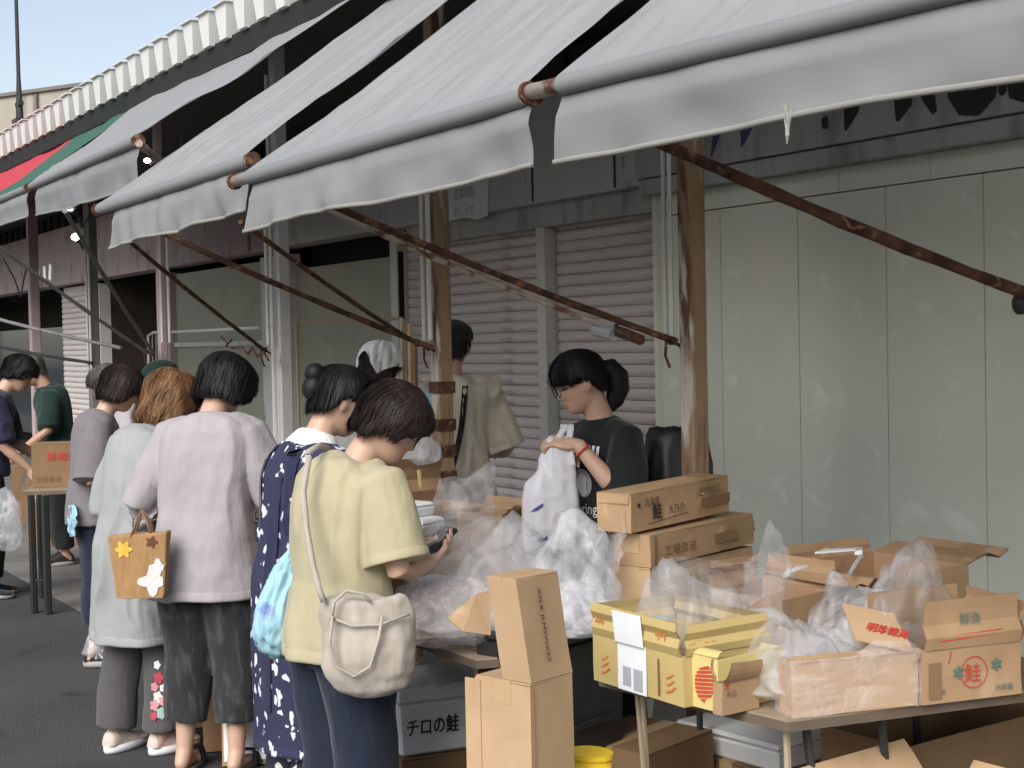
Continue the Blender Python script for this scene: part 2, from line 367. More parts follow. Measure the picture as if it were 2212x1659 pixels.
# ================================================================ posts
def post(px, ytop, ybot_z, wd, mat, name, label, Y=YP, ztop=3.2, cat='post'):
    p = at(px, 760, Y=Y); t = thing(name, label, cat, (p[0], Y, 0), 'posts along the front of the stalls')
    m = MB(); c = .006; h = wd/2
    prof = [(-h,-h+c),(-h+c,-h),(h-c,-h),(h,-h+c),(h,h-c),(h-c,h),(-h+c,h),(-h,h-c)]
    m.loft([[(p[0]+a, Y+b_, z) for a, b_ in prof] for z in np.linspace(.0, ztop, 12)])
    m.build('shaft', mat, t)
    m = MB(); m.bx(p[0]-h-.04, p[0]+h+.04, Y-h-.04, Y+h+.04, .004, .02); m.build('base_plate', mat, t)
    return t, p
P1, p1 = post(1498, 0, 0, .068, 'rust_post', 'steel_post', 'rusty brown post rising behind the stacked cartons, in front of the pale panels')
P0, p0 = post(2325, 0, 0, .068, 'rust_post', 'steel_post', 'rusty brown post at the right end of the carton table')
P2, p2 = post(953, 0, 0, .072, 'rust_post', 'steel_post', 'rusty brown post bound with string in front of the grey shutter')
for z in (1.36, 1.20, 1.09, .98):
    m = MB(); m.bx(p2[0]-.042, p2[0]+.042, YP-.042, YP+.042, z, z+random.choice((.012,.05))); m.build('binding', 'rust', P2)
P3, p3 = post(613, 0, 0, .068, 'grey_post', 'steel_post', 'pale grey post with peeling rust patches left of the white kerchief vendor')
P3b, p3b = post(352, 0, 0, .05, 'pink_post', 'steel_post', 'thin dark reddish post beside the white wire rack')
P4, p4 = post(203, 0, 0, .075, 'dim_post', 'steel_post', 'dull grey post beside the far left shutter')
P5, p5 = post(77, 0, 0, .08, 'pink_post', 'steel_post', 'pinkish post behind the carton on the far left table')
m = MB(); h = p3; m.bx(p3[0]-.052, p3[0]-.036, YP-.05, YP-.036, .9, 3.0); m.build('white_strip', 'roof_white', P3)
# ================================================================ awnings
def awning(name, label, TL, TR, FL, FR, ytop, ztop, mats, val, valpx=None, wr=1.0, seed=0, sag=.02):
    """TL,TR tube ends, FL,FR fractions of the tube that the cloth covers; top edge on the eaves line"""
    TL = np.asarray(TL); TR = np.asarray(TR); root = thing(name, label, 'awning', ((TL[0]+TR[0])/2, ytop, ztop), 'awnings over the stalls')
    tube = MB(); tube.tube([TL, TR], .019, 12); tb = tube.build('front_tube', 'pale_pipe', root, True)
    for E, s in ((TL, -1), (TR, 1)):
        d = nz(TR-TL)*s; e = MB(); e.tube([E - d*.004, E + d*.008], .026, 12); e.build('tube_end', 'rust', root)
    A0 = TL + (TR-TL)*FL; B0 = TL + (TR-TL)*FR
    A1 = np.array([A0[0], ytop, ztop]); B1 = np.array([B0[0], ytop, ztop])
    nu, nv = 90, 60; r = .023
    ax = nz(TR-TL); segs = []
    us = np.linspace(0, 1, nu)
    k0 = 0
    for mi, (f0, f1, mm) in enumerate(mats):
        uu = us[(us >= f0-1e-6) & (us <= f1+1e-6)]; P = []
        for v in np.linspace(0, 1, nv):
            row = []
            for u in uu:
                lo = A0 + (B0-A0)*u; hi = A1 + (B1-A1)*u
                dirn = nz(hi-lo); nrm = nz(np.cross(ax, dirn)); nrm = nrm if nrm[2] > 0 else -nrm
                p = lo + nrm*r + (hi-lo)*v; row.append((p, nrm, u, v))
            P.append(row)
        pts = np.array([c[0] for row in P for c in row]); nr = np.array([c[1] for row in P for c in row]); uv = np.array([(c[2], c[3], seed) for row in P for c in row])
        disp = wr*(.012*vnoise(uv*[13,1.4,1]+[0,uv[0,0]*0,0], seed) + .015*ridged(uv*[26,2.2,1] + np.c_[uv[:,1]*3,uv[:,0]*0,uv[:,0]*0], seed+5)*np.clip(1.1-uv[:,1],0,1) + .010*vnoise(uv*[46,4,1] + np.c_[uv[:,1]*4,uv[:,0]*0,uv[:,0]*0], seed+9)*np.clip(1-uv[:,1]*1.5,0,1))
        sg = -sag*4*uv[:,1]*(1-uv[:,1]) - .012*4*uv[:,0]*(1-uv[:,0])*uv[:,1]
        pts = pts + nr*(disp*np.clip(uv[:,1]*7,0.0,1) + sg)[:,None]
        m = MB(); m.grid(pts.reshape(nv, len(uu), 3)); m.build('fabric', mm, root, True)
    # wrap round the tube + hanging valance
    vl, vr, drop = val
    a = TL + (TR-TL)*vl; b_ = TL + (TR-TL)*vr; nx = 80; rows = []
    lo = (A0+B0)/2; hi = (A1+B1)/2; dirn = nz(hi-lo); nrm = nz(np.cross(ax, dirn)); nrm = nrm if nrm[2] > 0 else -nrm
    fr = nz(np.array([0,-1.,0]) - ax*(np.array([0,-1.,0])@ax))
    def line(off, u0, u1): return [a + (b_-a)*u + off for u in np.linspace(u0, u1, nx)]
    fa = (A0-a)/np.linalg.norm(b_-a); 
    wrap = []
    frp = nz(np.cross(nrm, ax)); frp = frp if frp[1] < 0 else -frp
    for ang in np.linspace(-.4, 3.7, 16):
        o_ = (nrm*math.cos(ang) + frp*math.sin(ang))*r
        wrap.append([A0 + (B0-A0)*u + o_ for u in np.linspace(0,1,nx)])
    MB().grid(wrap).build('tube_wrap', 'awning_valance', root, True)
    vrows = []
    for j, t in enumerate(np.linspace(0, 1, 16)):
        row = []
        for i, u in enumerate(np.linspace(0, 1, nx)):
            dz = drop*(1 + .03*math.sin(u*9+seed)) 
            wob = (.026*float(vnoise([[u*6+t*.8, t*1.3, seed]], seed+3)[0]) + .015*float(vnoise([[u*17-t*.7, t*.8, seed]], seed+4)[0]))*t
            flare = .05*t*t
            ex = (-.02*t*t if u < .04 else 0)
            row.append(a + (b_-a)*u + fr*(-r*.55 + r*1.1*min(1,t*2.5) + wob) - np.array([0,0,t*dz]) + ax*ex)
        vrows.append(row)
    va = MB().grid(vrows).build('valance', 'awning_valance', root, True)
    hem = MB(); lastr = np.array(vrows[-1]); prv = np.array(vrows[-2]); hr = [list(lastr + fr*.004 + [0,0,.009]), list(lastr + fr*.006 - [0,0,.0]), list(lastr - fr*.002 - [0,0,.002])]
    hem.grid(hr).build('hem', 'awning_hem', va, True)
    return root
ZT = 2.15
def T(x, y, z): return at(x, y, Z=z)
aw4 = awning('awning', 'grey cloth awning over the cartons on the right, with a frayed hem', at(1143, 200, Y=1.76), at(1975, -2, Y=1.86) + (at(1975,-2,Y=1.86)-at(1143,200,Y=1.76))*.9, .06, .99, 2.86, 3.0, [(0,1,'awning')], (.055, .99, .165), seed=1)
aw3 = awning('awning', 'grey cloth awning over the ponytailed vendor', at(508, 392, Y=1.66), at(1150, 205, Y=1.77), .07, .985, 2.86, 3.0, [(0,1,'awning')], (.075, 1.0, .165), seed=2)
aw2 = awning('awning', 'grey cloth awning over the women shoppers, second from the left', at(213, 453, Y=1.60), at(545, 345, Y=1.75), .02, .985, 2.86, 3.02, [(0,1,'awning')], (.11, .99, .165), seed=3)
Z1 = 2.38
aw1 = awning('awning', 'grey cloth awning over the far left lamp', at(64, 405, Y=2.17), at(299, 303, Y=1.76), .02, .99, 2.80, 3.07, [(0,1,'awning')], (.10, 1.0, .19), seed=4)
e0 = at(61, 406, Y=2.14); d0 = np.array([-1.,0,0])
aw0 = awning('awning', 'red and green cloth awning with grey valance at the left edge', e0 + d0*4.0, e0, .0, .99, 2.80, 3.06, [(0,.66,'awning_red'),(.65,1,'awning_green')], (0, 1.0, .17), seed=5)
# torn strip on the hem of the right awning
f = MB(); pc = at(1708, 232, Y=1.78)
for k in range(7):
    x0 = pc + np.array([random.uniform(-.012,.012), random.uniform(-.012,-.004), random.uniform(.0,.012)])
    f.tube([x0, x0 + [random.uniform(-.01,.01),0,-.03], pc + [random.uniform(-.005,.005),-.008,-.035 - random.uniform(0,.02)]], [.0012,.0014,.0008], 5)
f.tube([pc+[0,-.01,-.03], pc+[.004,-.012,-.05], pc+[0,-.01,-.065]], [.002,.004,.001], 6)
f.build('frayed_thread', 'awning_hem', aw4)
# braces and guide rails
def brace(root, a, b_, r=.011, mat='rust', sagz=.012, n=14):
    a = np.asarray(a); b_ = np.asarray(b_); m = MB(); P = []
    for t in np.linspace(0, 1, n):
        p = a + (b_-a)*t; p = p + [0,0,-sagz*4*t*(1-t)]
        p = p + rng.normal(0, .0007, 3); P.append(p)
    m.tube(P, [r*random.uniform(.9,1.12) for _ in P], 8); return m.build('brace', mat, root)
YB = 2.94
brace(aw4, at(1375, 285, Y=1.96), at(2300, 664, Y=YB), .0145)
brace(aw3, at(720, 445, Y=1.90), at(1462, 738, Y=YB), .011); brace(aw3, at(700, 450, Y=1.92), at(1310, 705, Y=2.7), .008, 'pale_pipe')
brace(aw3, at(520, 478, Y=1.74), at(905, 745, Y=YB-.03), .009)
brace(aw2, at(345, 500, Y=1.92), at(935, 752, Y=YB), .012)
brace(aw2, at(255, 500, Y=1.90), at(572, 756, Y=YB), .010)
brace(aw1, at(140, 455, Y=1.74), at(330, 762, Y=YB), .011, 'dim_post'); brace(aw1, at(300, 310, Y=1.74), at(372, 372, Y=2.2), .016, 'pale_pipe', 0)
brace(aw0, at(-60, 490, Y=1.74), at(318, 762, Y=YB), .012, 'dim_post'); brace(aw0, at(-80, 668, Y=2.2), at(262, 752, Y=YB), .013, 'dim_post'); brace(aw0, at(-60, 735, Y=2.4), at(200, 784, Y=YB), .012, 'dark_metal')
def rails(root, px, y0, y1, gap, Y, r=.008, mat='conduit'):
    for k in (0, 1):
        a = at(px + k*gap, y0, Y=Y); b_ = at(px + k*gap + 6, y1, Y=Y); m = MB(); m.tube([a, (a[0], a[1], b_[2])], r, 8); m.build('guide_rail', mat, root)
rails(aw4, 1429, 180, 735, 13, YB, .0075); rails(aw3, 905, 200, 735, 13, YB, .011); rails(aw2, 570, 380, 745, 10, YB, .010); rails(aw1, 340, 340, 740, 16, YB, .010); rails(aw0, 180, 400, 800, 6, YB, .009)
# clamps, hooks and tied ends at the lower end of the braces
def clamp(root, p, s=.02):
    m = MB(); m.ell(p, (s,s,s*1.3), 8, 6); m.tube([p, np.asarray(p)+[.01,.03,-.02], np.asarray(p)+[.0,.05,-.05]], .006, 6); m.tube([p+[.0,-.02,.0], np.asarray(p)+[-.02,-.01,-.05], np.asarray(p)+[-.01,.0,-.09]], .005, 6); m.build('clamp', 'rust', root)
for rt, px, py in ((aw3,1450,735),(aw2,925,750),(aw2,572,756),(aw1,318,760)): clamp(rt, at(px, py, Y=YB), .014)
pb = at(1305, 712, Y=2.7); 
m = MB(); m.tube([at(1286,712,Y=2.69), at(1328,722,Y=2.69)], .022, 10); m.build('brace_grip', 'galv', aw3); m = MB(); m.tube([at(1336,716,Y=2.7), at(1384,734,Y=2.7)], .018, 8); m.build('brace_grip', 'rust', aw3)
m = MB(); m.tube([at(1332,700,Y=2.7), at(1330,730,Y=2.7)], .008, 8); m.build('brace_grip', 'dark_metal', aw3)
m = MB(); m.ell(at(2204, 656, Y=2.85), (.02,.02,.028), 10, 8); m.build('clamp', 'dark_metal', aw4)
def cord(name, label, pts, r, mat, grp=None):
    m = MB(); m.tube(pts, r, 6); return tag(m.build(name, mat), label, 'cord', grp)
tw = [at(x, y, Y=2.86) for x, y in ((478,728),(492,742),(500,735),(488,748),(505,752),(522,748),(535,765),(545,752),(556,770),(570,762),(580,778))]
cord('tied_cord', 'tangled brown cord hanging from the brace above the white blouse woman', tw, .006, 'rust')
# lit lamps
def lamp(px, py, Y, s, label):
    p = at(px, py, Y=Y); t = thing('clip_lamp', label, 'lamp', p, 'lit lamps under the awnings')
    m = MB(); m.ell(p, (s,s,s*.7), 14, 10); m.build('bulb', 'lamp_glow', t, True)
    m = MB(); q = p + [-.0,.05,-.05]; m.tube([p+[0,.02,-.01], p+[0,.05,-.045], p+[0,.07,-.11]], [s*1.05,s*.7,s*.5], 12); m.build('socket', 'dark_metal', t)
    m = MB(); m.tube([p+[0,.07,-.1], p+[0,.14,-.0], p+[0,.16,.12]], .004, 6); m.build('lamp_cable', 'dark_metal', t)
lamp(318, 347, 1.95, .015, 'small lit lamp hanging between the two left awnings')
lamp(150, 450, 2.2, .020, 'small lit lamp under the far left valance')
lamp(166, 512, 3.6, .05, 'bright lit lamp in the shade behind the dull grey post')
# ================================================================ goods: materials
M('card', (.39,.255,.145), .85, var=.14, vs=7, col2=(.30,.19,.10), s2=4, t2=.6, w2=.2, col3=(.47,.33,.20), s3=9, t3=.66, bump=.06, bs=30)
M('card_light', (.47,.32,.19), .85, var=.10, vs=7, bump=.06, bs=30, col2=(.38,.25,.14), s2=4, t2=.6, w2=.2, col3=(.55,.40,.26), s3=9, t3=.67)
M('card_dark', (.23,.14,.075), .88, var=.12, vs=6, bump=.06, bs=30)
M('card_yellow', (.48,.37,.155), .7, var=.05, vs=6, bump=.04, bs=30)
M('card_pale_yellow', (.62,.51,.21), .7, var=.05, vs=6)
M('tape', (.46,.32,.18), .35, var=.06)
M('paper', (.80,.81,.84), .7, var=.04)
M('foam', (.74,.75,.76), .6, var=.04, vs=12, bump=.1, bs=120)
M('ink_red', (.50,.055,.035), .7, var=.15, vs=60); M('ink_black', (.03,.028,.03), .7, var=.2, vs=60)
M('ink_green', (.10,.17,.145), .7, var=.15, vs=60); M('ink_blue', (.06,.06,.22), .6, var=.1); M('ink_brown', (.20,.11,.06), .8, var=.2, vs=60)
M('ink_grey', (.40,.41,.44), .7, var=.1)
M('ink_orange', (.62,.20,.05), .7, var=.15, vs=60)
M('table_top', (.30,.24,.17), .6, var=.15, vs=5, st=(4,1,1)); M('table_edge', (.13,.10,.075), .6, var=.2)
M('leg_pale', (.36,.29,.20), .6, var=.15); M('black_plastic', (.022,.023,.024), .45, var=.15, bump=.1, bs=20)
M('yellow_plastic', (.80,.55,.03), .4, var=.05); M('sky_blue', (.38,.63,.74), .45, var=.12, vs=14, col2=(.22,.30,.62), s2=7, t2=.6, w2=.1, transl=.2)
M('red_plastic', (.45,.04,.03), .5, var=.1); M('bag_white', (.80,.80,.85), .4, var=.05, transl=.3, bump=.3, bs=26)
MPlastic('film', opac=.22, rough=.09, bs=6, bump=.4); MPlastic('film_thin', opac=.15, rough=.10, bs=8, bump=.4); MPlastic('film_white', (.88,.89,.93), .36, .10, 6, .4)
MPlastic('film_pink', (.88,.80,.77), .34, .2, 10, .3)
# ---------------------------------------------------------------- lettering
_tc = {}
def text_mesh(s):
    if s not in _tc:
        c = bpy.data.curves.new('lettering', 'FONT'); c.body = s; c.size = 1.0; c.resolution_u = 2
        o = bpy.data.objects.new('lettering', c); COL.objects.link(o); bpy.context.view_layer.update()
        me = bpy.data.meshes.new_from_object(o.evaluated_get(bpy.context.evaluated_depsgraph_get()))
        V = np.array([v.co[:] for v in me.vertices]); F = [tuple(p.vertices) for p in me.polygons]
        bpy.data.objects.remove(o); bpy.data.curves.remove(c); bpy.data.meshes.remove(me)
        V[:,0] -= V[:,0].min(); V[:,1] -= V[:,1].min(); _tc[s] = (V, F)
    return _tc[s]
def lettering(parent, s, org, ux, uy, height, mat, width=None, off=.0015, local=True, bold=0.0):
    """text lying in the plane (ux, uy) from org, letters 'height' tall"""
    V, F = text_mesh(s); ux = nz(ux); uy = nz(uy); n = np.cross(ux, uy)
    k = height/V[:,1].max(); kx = k if width is None else width/V[:,0].max()
    m = MB(); 
    for i, (bx_, by_) in enumerate([(0,0)] + ([(bold,0),(0,bold),(-bold,0)] if bold else [])):
        m.add([np.asarray(org) + ux*(v[0]*kx+bx_) + uy*(v[1]*k+by_) + n*(off + i*.0002) for v in V], F)
    return m.build('lettering', mat, parent, off=(0,0,0))
def patch(parent, name, org, ux, uy, w, h, mat, off=.0012):
    ux = nz(ux); uy = nz(uy); n = np.cross(ux, uy); o = np.asarray(org, float) + n*off
    m = MB(); m.prism([o, o+ux*w, o+ux*w+uy*h, o+uy*h], n*.0004); return m.build(name, mat, parent, off=(0,0,0))
# ---------------------------------------------------------------- cartons
class Carton: pass
_cn = [1]
def corner(N, R, L, z):
    n = at(*N, Z=z); r = at(*R, Z=z); l = at(*L, Z=z); return n, r, l
def carton(label, n, r, dp=None, l=None, h=.2, mat='card', top='open', flaps=(), name='cardboard_box', group=None, tilt=(0,0), t=.004, cat='box', inner=None, fill=None, tape=True):
    """n near bottom corner, r right bottom corner; the box goes back-left by dp. flaps: (side, length, angle from upright outward)"""
    n = np.asarray(n, float); r = np.asarray(r, float); e = r - n; e[2] = 0; wd = np.linalg.norm(e); e /= wd; q = np.array([-e[1], e[0], 0])
    if dp is None: dp = abs((np.asarray(l)-n) @ q)
    root = thing(name, label, cat, n, group, math.atan2(e[1], e[0]), world=False)
    root.rotation_euler = (tilt[0], tilt[1], math.atan2(e[1], e[0]))
    C = Carton(); C.o = root; C.w = wd; C.d = dp; C.h = h; Z0 = (0,0,0)
    m = MB(); m.bx(0,wd,0,t,0,h); m.bx(0,wd,dp-t,dp,0,h); m.bx(0,t,t,dp-t,0,h); m.bx(wd-t,wd,t,dp-t,0,h); m.bx(t,wd-t,t,dp-t,0,t)
    bm = bmesh.new(); vs_ = [bm.verts.new(v) for v in m.v]; [bm.faces.new([vs_[i] for i in f]) for f in m.f]
    bmesh.ops.subdivide_edges(bm, edges=bm.edges[:], cuts=5, use_grid_fill=True); P_ = np.array([v.co[:] for v in bm.verts]); sd_ = _cn[0]; _cn[0] += 1
    dn = np.c_[vnoise(P_*9+sd_*3.1,sd_),vnoise(P_*9+sd_*3.1,sd_+50),.6*vnoise(P_*7+sd_,sd_+90)]*.0032; dn[:,2] *= P_[:,2] > .02; dn[:,:2] *= np.clip(P_[:,2:3]/.05,0.15,1)
    for v, q_ in zip(bm.verts, P_+dn): v.co = q_
    me_ = bpy.data.meshes.new('carton_body'); bm.to_mesh(me_); bm.free(); bd = ob('carton_body', me_, mat, root); C.body = bd
    if top == 'closed':
        m = MB(); m.bx(.001,wd-.001,.001,dp/2-.001,h+.0005,h+.005); m.build('flap', mat, root); m = MB(); m.bx(.001,wd-.001,dp/2+.001,dp-.001,h+.0005,h+.005); m.build('flap', mat, root)
        if tape:
            m = MB(); m.bx(-.001,wd+.001,dp/2-.025,dp/2+.025,h+.0052,h+.006); m.bx(-.0012,0,dp/2-.025,dp/2+.025,h-.05,h+.006); m.build('packing_tape', 'tape', root)
    C.flaps = {}
    for sd, ln, ang in flaps:
        a = rad(ang); u = {'F': ((0,0,h),(1,0,0),(0,-1,0),wd), 'R': ((wd,0,h),(0,1,0),(1,0,0),dp), 'B': ((wd,dp,h),(-1,0,0),(0,1,0),wd), 'G': ((0,dp,h),(0,-1,0),(-1,0,0),dp)}[sd]
        o_, ax, outw, ll = [np.asarray(z, float) for z in u[:3]] + [u[3]]
        up = np.array([0,0,math.cos(a)]) + outw*math.sin(a); nn = np.cross(ax, up)
        k = .004; j = random.uniform(-.006,.006)
        # slightly bowed flap in three strips
        m = MB(); rows = []
        for s in np.linspace(0, 1, 5):
            bow = nn*(.012*math.sin(s*math.pi)*random.choice((1,-.5))*ln/.12)
            rows.append([o_ + ax*(k + s*.006) + up*ln*s + bow + up*j*s, o_ + ax*(ll-k-s*.006) + up*ln*s + bow])
        m.grid(rows); m.grid([[p + nn*.0035 for p in rr][::-1] for rr in rows])
        n5 = 10
        m.f += [(0,1,11,10), (8,18,19,9)]
        f_ = m.build('flap', mat, root); C.flaps[sd] = (f_, o_, ax, up, nn, ll, ln)
    if inner:
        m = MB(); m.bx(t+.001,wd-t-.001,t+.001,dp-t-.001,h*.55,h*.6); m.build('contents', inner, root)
    return C
X3 = np.array([1.,0,0]); Y3 = np.array([0,1.,0]); Z3 = np.array([0,0,1.])
def onF(C, u, v): return np.array([C.w*u, -.0028, C.h*v])           # right-hand visible face
def onG(C, u, v): return np.array([-.0028, C.d*(1-u), C.h*v])       # left-hand visible face
def txtF(C, s, u, v, hh, mat, **k): return lettering(C.o, s, onF(C,u,v), X3, Z3, hh, mat, **k)
def txtG(C, s, u, v, hh, mat, **k): return lettering(C.o, s, onG(C,u,v), -Y3, Z3, hh, mat, **k)
def txtFlap(C, sd, s, u, v, hh, mat, **k):
    f_, o_, ax, up, nn, ll, ln = C.flaps[sd]; return lettering(C.o, s, o_ + ax*ll*u + up*ln*v, ax, up, hh, mat, off=.006, **k)
def zat(px, py, pt):
    """height of the point above 'pt' that the photo shows at this pixel row"""
    dd_ = (np.asarray(pt) - CP) @ CA
    return at(px, py, d=dd_)[2]
# ---------------------------------------------------------------- film, bags
def nz2(A): return A/np.linalg.norm(A,axis=1)[:,None]
def icos(sub):
    bm = bmesh.new(); bmesh.ops.create_icosphere(bm, subdivisions=sub, radius=1.0); V = np.array([v.co[:] for v in bm.verts]); F = [tuple(v.index for v in f.verts) for f in bm.faces]; bm.free(); return V, F
_ICO = {5: icos(5), 4: icos(4)}
def crumple(name, label, c, size, mat, cat='plastic bag', seed=0, peaks=(), amp=.16, flat=.35, sub=5, rz=0, group=None, freq=2.2, parent=None, floor=None):
    V, F = _ICO[sub]; V = V.copy(); d = V.copy()
    q = d*freq + seed*7.3; rs = np.random.default_rng(seed+100)
    # facets of stiff film: the nearest of many random planes, then a few dents and pleats
    Kn = rs.normal(0,1,(18,3)); Kn /= np.linalg.norm(Kn,axis=1)[:,None]; Kh = rs.uniform(.80,1.10,18)
    dq = nz2(d + .16*np.c_[vnoise(q*1.6,seed+2),vnoise(q*1.6,seed+3),vnoise(q*1.6,seed+4)])
    dots = dq@Kn.T; fr_ = np.where(dots>.15, Kh/np.maximum(dots,.15), 9).min(1)
    az = np.arctan2(d[:,1],d[:,0]); pl = ridged(np.c_[np.cos(az)*4,np.sin(az)*4,d[:,2]*.9]+seed, seed+6)
    rr = np.minimum(fr_,1.5) + amp*(.6*ridged(q*.8, seed) + .5*pl*np.clip(d[:,2]+.6,0,1) + .08*ridged(q*2.4, seed+1))
    for pd, ph, pw in peaks:
        pd = nz(pd); rr = rr + ph*np.exp(-((1 - d@pd)/pw))
    P = d*rr[:,None]*np.asarray(size)
    low = P[:,2] < 0; P[low,2] *= flat
    cz, sz = math.cos(rz), math.sin(rz); P = np.c_[P[:,0]*cz - P[:,1]*sz, P[:,0]*sz + P[:,1]*cz, P[:,2]]
    P[:,2] -= P[:,2].min()
    if floor is not None:
        top_ = P[:,2].max(); P[:,2] *= max(.3,(c[2]+top_-floor)/top_); c = np.array([c[0],c[1],floor])
    m = MB(); m.v = [tuple(p) for p in P]; m.f = F
    if parent is not None: return m.build(name, mat, parent, True, off=-np.asarray(c))
    o = m.build(name, mat, None, True); o.location = tuple(map(float, c)); return tag(o, label, cat, group)
def draped(name, label, P, mat, cat='plastic film', seed=0, amp=.012, sub=28, group=None):
    """film over a patch of four corner points (rows of points), creased"""
    P = np.asarray(P, float); nr, nc = P.shape[:2]
    def lerp_rows(a, n):
        t = np.linspace(0, len(a)-1, n); i = np.minimum(t.astype(int), len(a)-2); f = (t-i)[:,None]; f = f.reshape((-1,)+(1,)*(a.ndim-1)); f = f*f*(3-2*f)*.5 + f*.5; return a[i]*(1-f) + a[i+1]*f
    Q = lerp_rows(P, sub); Q = np.swapaxes(lerp_rows(np.swapaxes(Q,0,1), sub), 0, 1)
    uv = np.array([(i/sub*4, j/sub*4, seed) for i in range(sub) for j in range(sub)])
    n = nz(np.cross(Q[-1,0]-Q[0,0], Q[0,-1]-Q[0,0])); D = amp*(ridged(uv*1.3, seed) + .5*ridged(uv*2.9, seed+1) + .25*ridged(uv*6, seed+2))
    Q = Q + (D.reshape(sub, sub)[:,:,None])*n
    o0 = Q.reshape(-1,3).mean(0); m = MB(); m.grid(Q - o0); o = m.build(name, mat, None, True); o.location = tuple(map(float, o0)); return tag(o, label, cat, group)
# ================================================================ tables
TZ = .70
def table(label, A, B, C_, D_, legs, z=TZ, th=.028, top='table_top', edge='table_edge', legmat='dark_metal', name='folding_table', group='folding tables of the stalls'):
    ctr = (np.asarray(A)+B+C_+D_)/4; t = thing(name, label, 'table', (ctr[0],ctr[1],0), group)
    m = MB(); m.prism([(p[0],p[1],z-th) for p in (A,B,C_,D_)], (0,0,th*.8)); m.build('tabletop_edge', edge, t)
    def ins(p): return np.array([ctr[0]+(p[0]-ctr[0])*.995, ctr[1]+(p[1]-ctr[1])*.995, z-th*.2])
    m = MB(); m.prism([ins(p) for p in (A,B,C_,D_)], (0,0,th*.2-.001)); m.build('tabletop', top, t)
    for (p, q, mm, r_) in legs:
        m = MB(); m.tube([(p[0],p[1],z-th), (q[0],q[1],.004)], r_, 6); m.build('leg', mm, t)
    for i in range(0, len(legs)-1, 2):
        a, b_ = legs[i][1], legs[i+1][1]; m = MB(); m.tube([(a[0],a[1],.2),(b_[0],b_[1],.2)], .008, 6); m.build('stretcher', legs[i][2], t)
    return t
tA = at(1293,1459,Z=TZ); tB = at(1702,1556,Z=TZ); tC = at(2212,1492,Z=TZ); tC = tB + (tC-tB)*1.55; tD = tA + (tC-tB)*1.0
lA = tA+(tB-tA)*.12+(tC-tB)*.05; lB = tB-(tB-tA)*.1+(tC-tB)*.05; lC = tC-(tC-tB)*.1-(tB-tA)*.1; lD = tD-(tD-tA)*.1+(tC-tD)*.1
table('folding table piled with cartons under the right awning', tA, tB, tC, tD, [(lA, lA+(tB-tA)*.10, 'leg_pale', .008), (lA+(tB-tA)*.03, lA+[.0,.05,0], 'leg_pale', .007), (lB, lB+[.02,.0,0], 'leg_pale', .009), (lB+[.0,.06,0], lB+[.06,.1,0], 'dark_metal', .011), (lB+[.0,.3,0], lB+[.03,.34,0], 'dark_metal', .011), (lC, lC, 'dark_metal', .011), (lD, lD, 'dark_metal', .011)])
bA = np.array([-5.55,1.98,0]); bB = np.array([-3.55,2.0,0]); bC = np.array([-3.33,2.78,0]); bD = np.array([-5.5,2.72,0])
table('long folding table under the heap of plastic bags', bA, bB, bC, bD, [(bB+[-.05,.05,0], bB+[-.1,.10,0], 'leg_pale', .010), (bB+[-.15,.08,0], bB+[-.03,.1,0], 'leg_pale', .010), (bC+[-.1,-.1,0], bC+[-.1,-.1,0], 'dark_metal', .010), (bD+[.1,-.1,0], bD+[.1,-.1,0], 'dark_metal', .010), (bA+[.1,.1,0], bA+[.1,.1,0], 'dark_metal', .010)])
# ================================================================ cartons on the right table
def pxbox(label, N, R, L, ytop, z=TZ, **k):
    n, r, l = corner(N, R, L, z); n[2] = r[2] = l[2] = z+.001
    return carton(label, n, r, l=l, h=zat(N[0], ytop, n) - z, **k)
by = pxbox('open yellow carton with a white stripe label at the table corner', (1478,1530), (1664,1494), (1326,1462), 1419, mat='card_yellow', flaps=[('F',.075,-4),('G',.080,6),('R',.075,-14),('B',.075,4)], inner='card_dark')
patch(by.o, 'paper_label', onG(by,.30,.0), -Y3, Z3, by.d*.32, by.h, 'paper'); f_, o_, ax, up, nn, ll, ln = by.flaps['G']; patch(by.o, 'paper_label', o_+ax*ll*.30, ax, up, ll*.32, ln, 'paper', off=.012)
patch(by.o, 'label_print', onG(by,.36,.1), -Y3, Z3, by.d*.09, by.h*.4, 'ink_grey', .002); patch(by.o, 'label_print', onG(by,.48,.05), -Y3, Z3, by.d*.1, by.h*.45, 'ink_grey', .002)
txtFlap(by,'F','明太辛子',.06,.12,.020,'ink_orange'); txtG(by,'彡',.10,.2,.05,'ink_orange'); txtG(by,'彡',.82,.2,.05,'ink_orange'); txtG(by,'|',.74,.1,.09,'ink_brown'); txtFlap(by,'G','竹',.06,.2,.035,'ink_orange',width=.04); txtFlap(by,'G','竹',.74,.25,.035,'ink_orange',width=.045)
b2 = pxbox('small pale yellow carton with a red striped oval mark', (1555,1541), (1690,1508), (1504,1524), 1425, mat='card_pale_yellow', flaps=[('G',.03,-70),('B',.03,-10)])
ov = MB(); c_ = onG(b2,.5,.47) + np.array([-.0014,0,0]); a_, b_ = b2.d*.36, b2.h*.34
for k in range(9):
    z0 = -1 + k*.222; z1 = z0 + .14
    w0 = math.sqrt(max(0,1-z0*z0)); w1 = math.sqrt(max(0,1-min(1,z1*z1)))
    ov.add([c_+[0,w0*a_,z0*b_], c_+[0,-w0*a_,z0*b_+.008], c_+[0,-w1*a_,z1*b_+.008], c_+[0,w1*a_,z1*b_]], [(0,1,2,3)])
ov.build('oval_mark', 'ink_red', b2.o, off=(0,0,0))
b3 = pxbox('small plain brown carton in front of the pale yellow one', (1560,1548), (1640,1530), (1546,1541), 1478, mat='card', flaps=[('F',.05,25),('B',.05,10)])
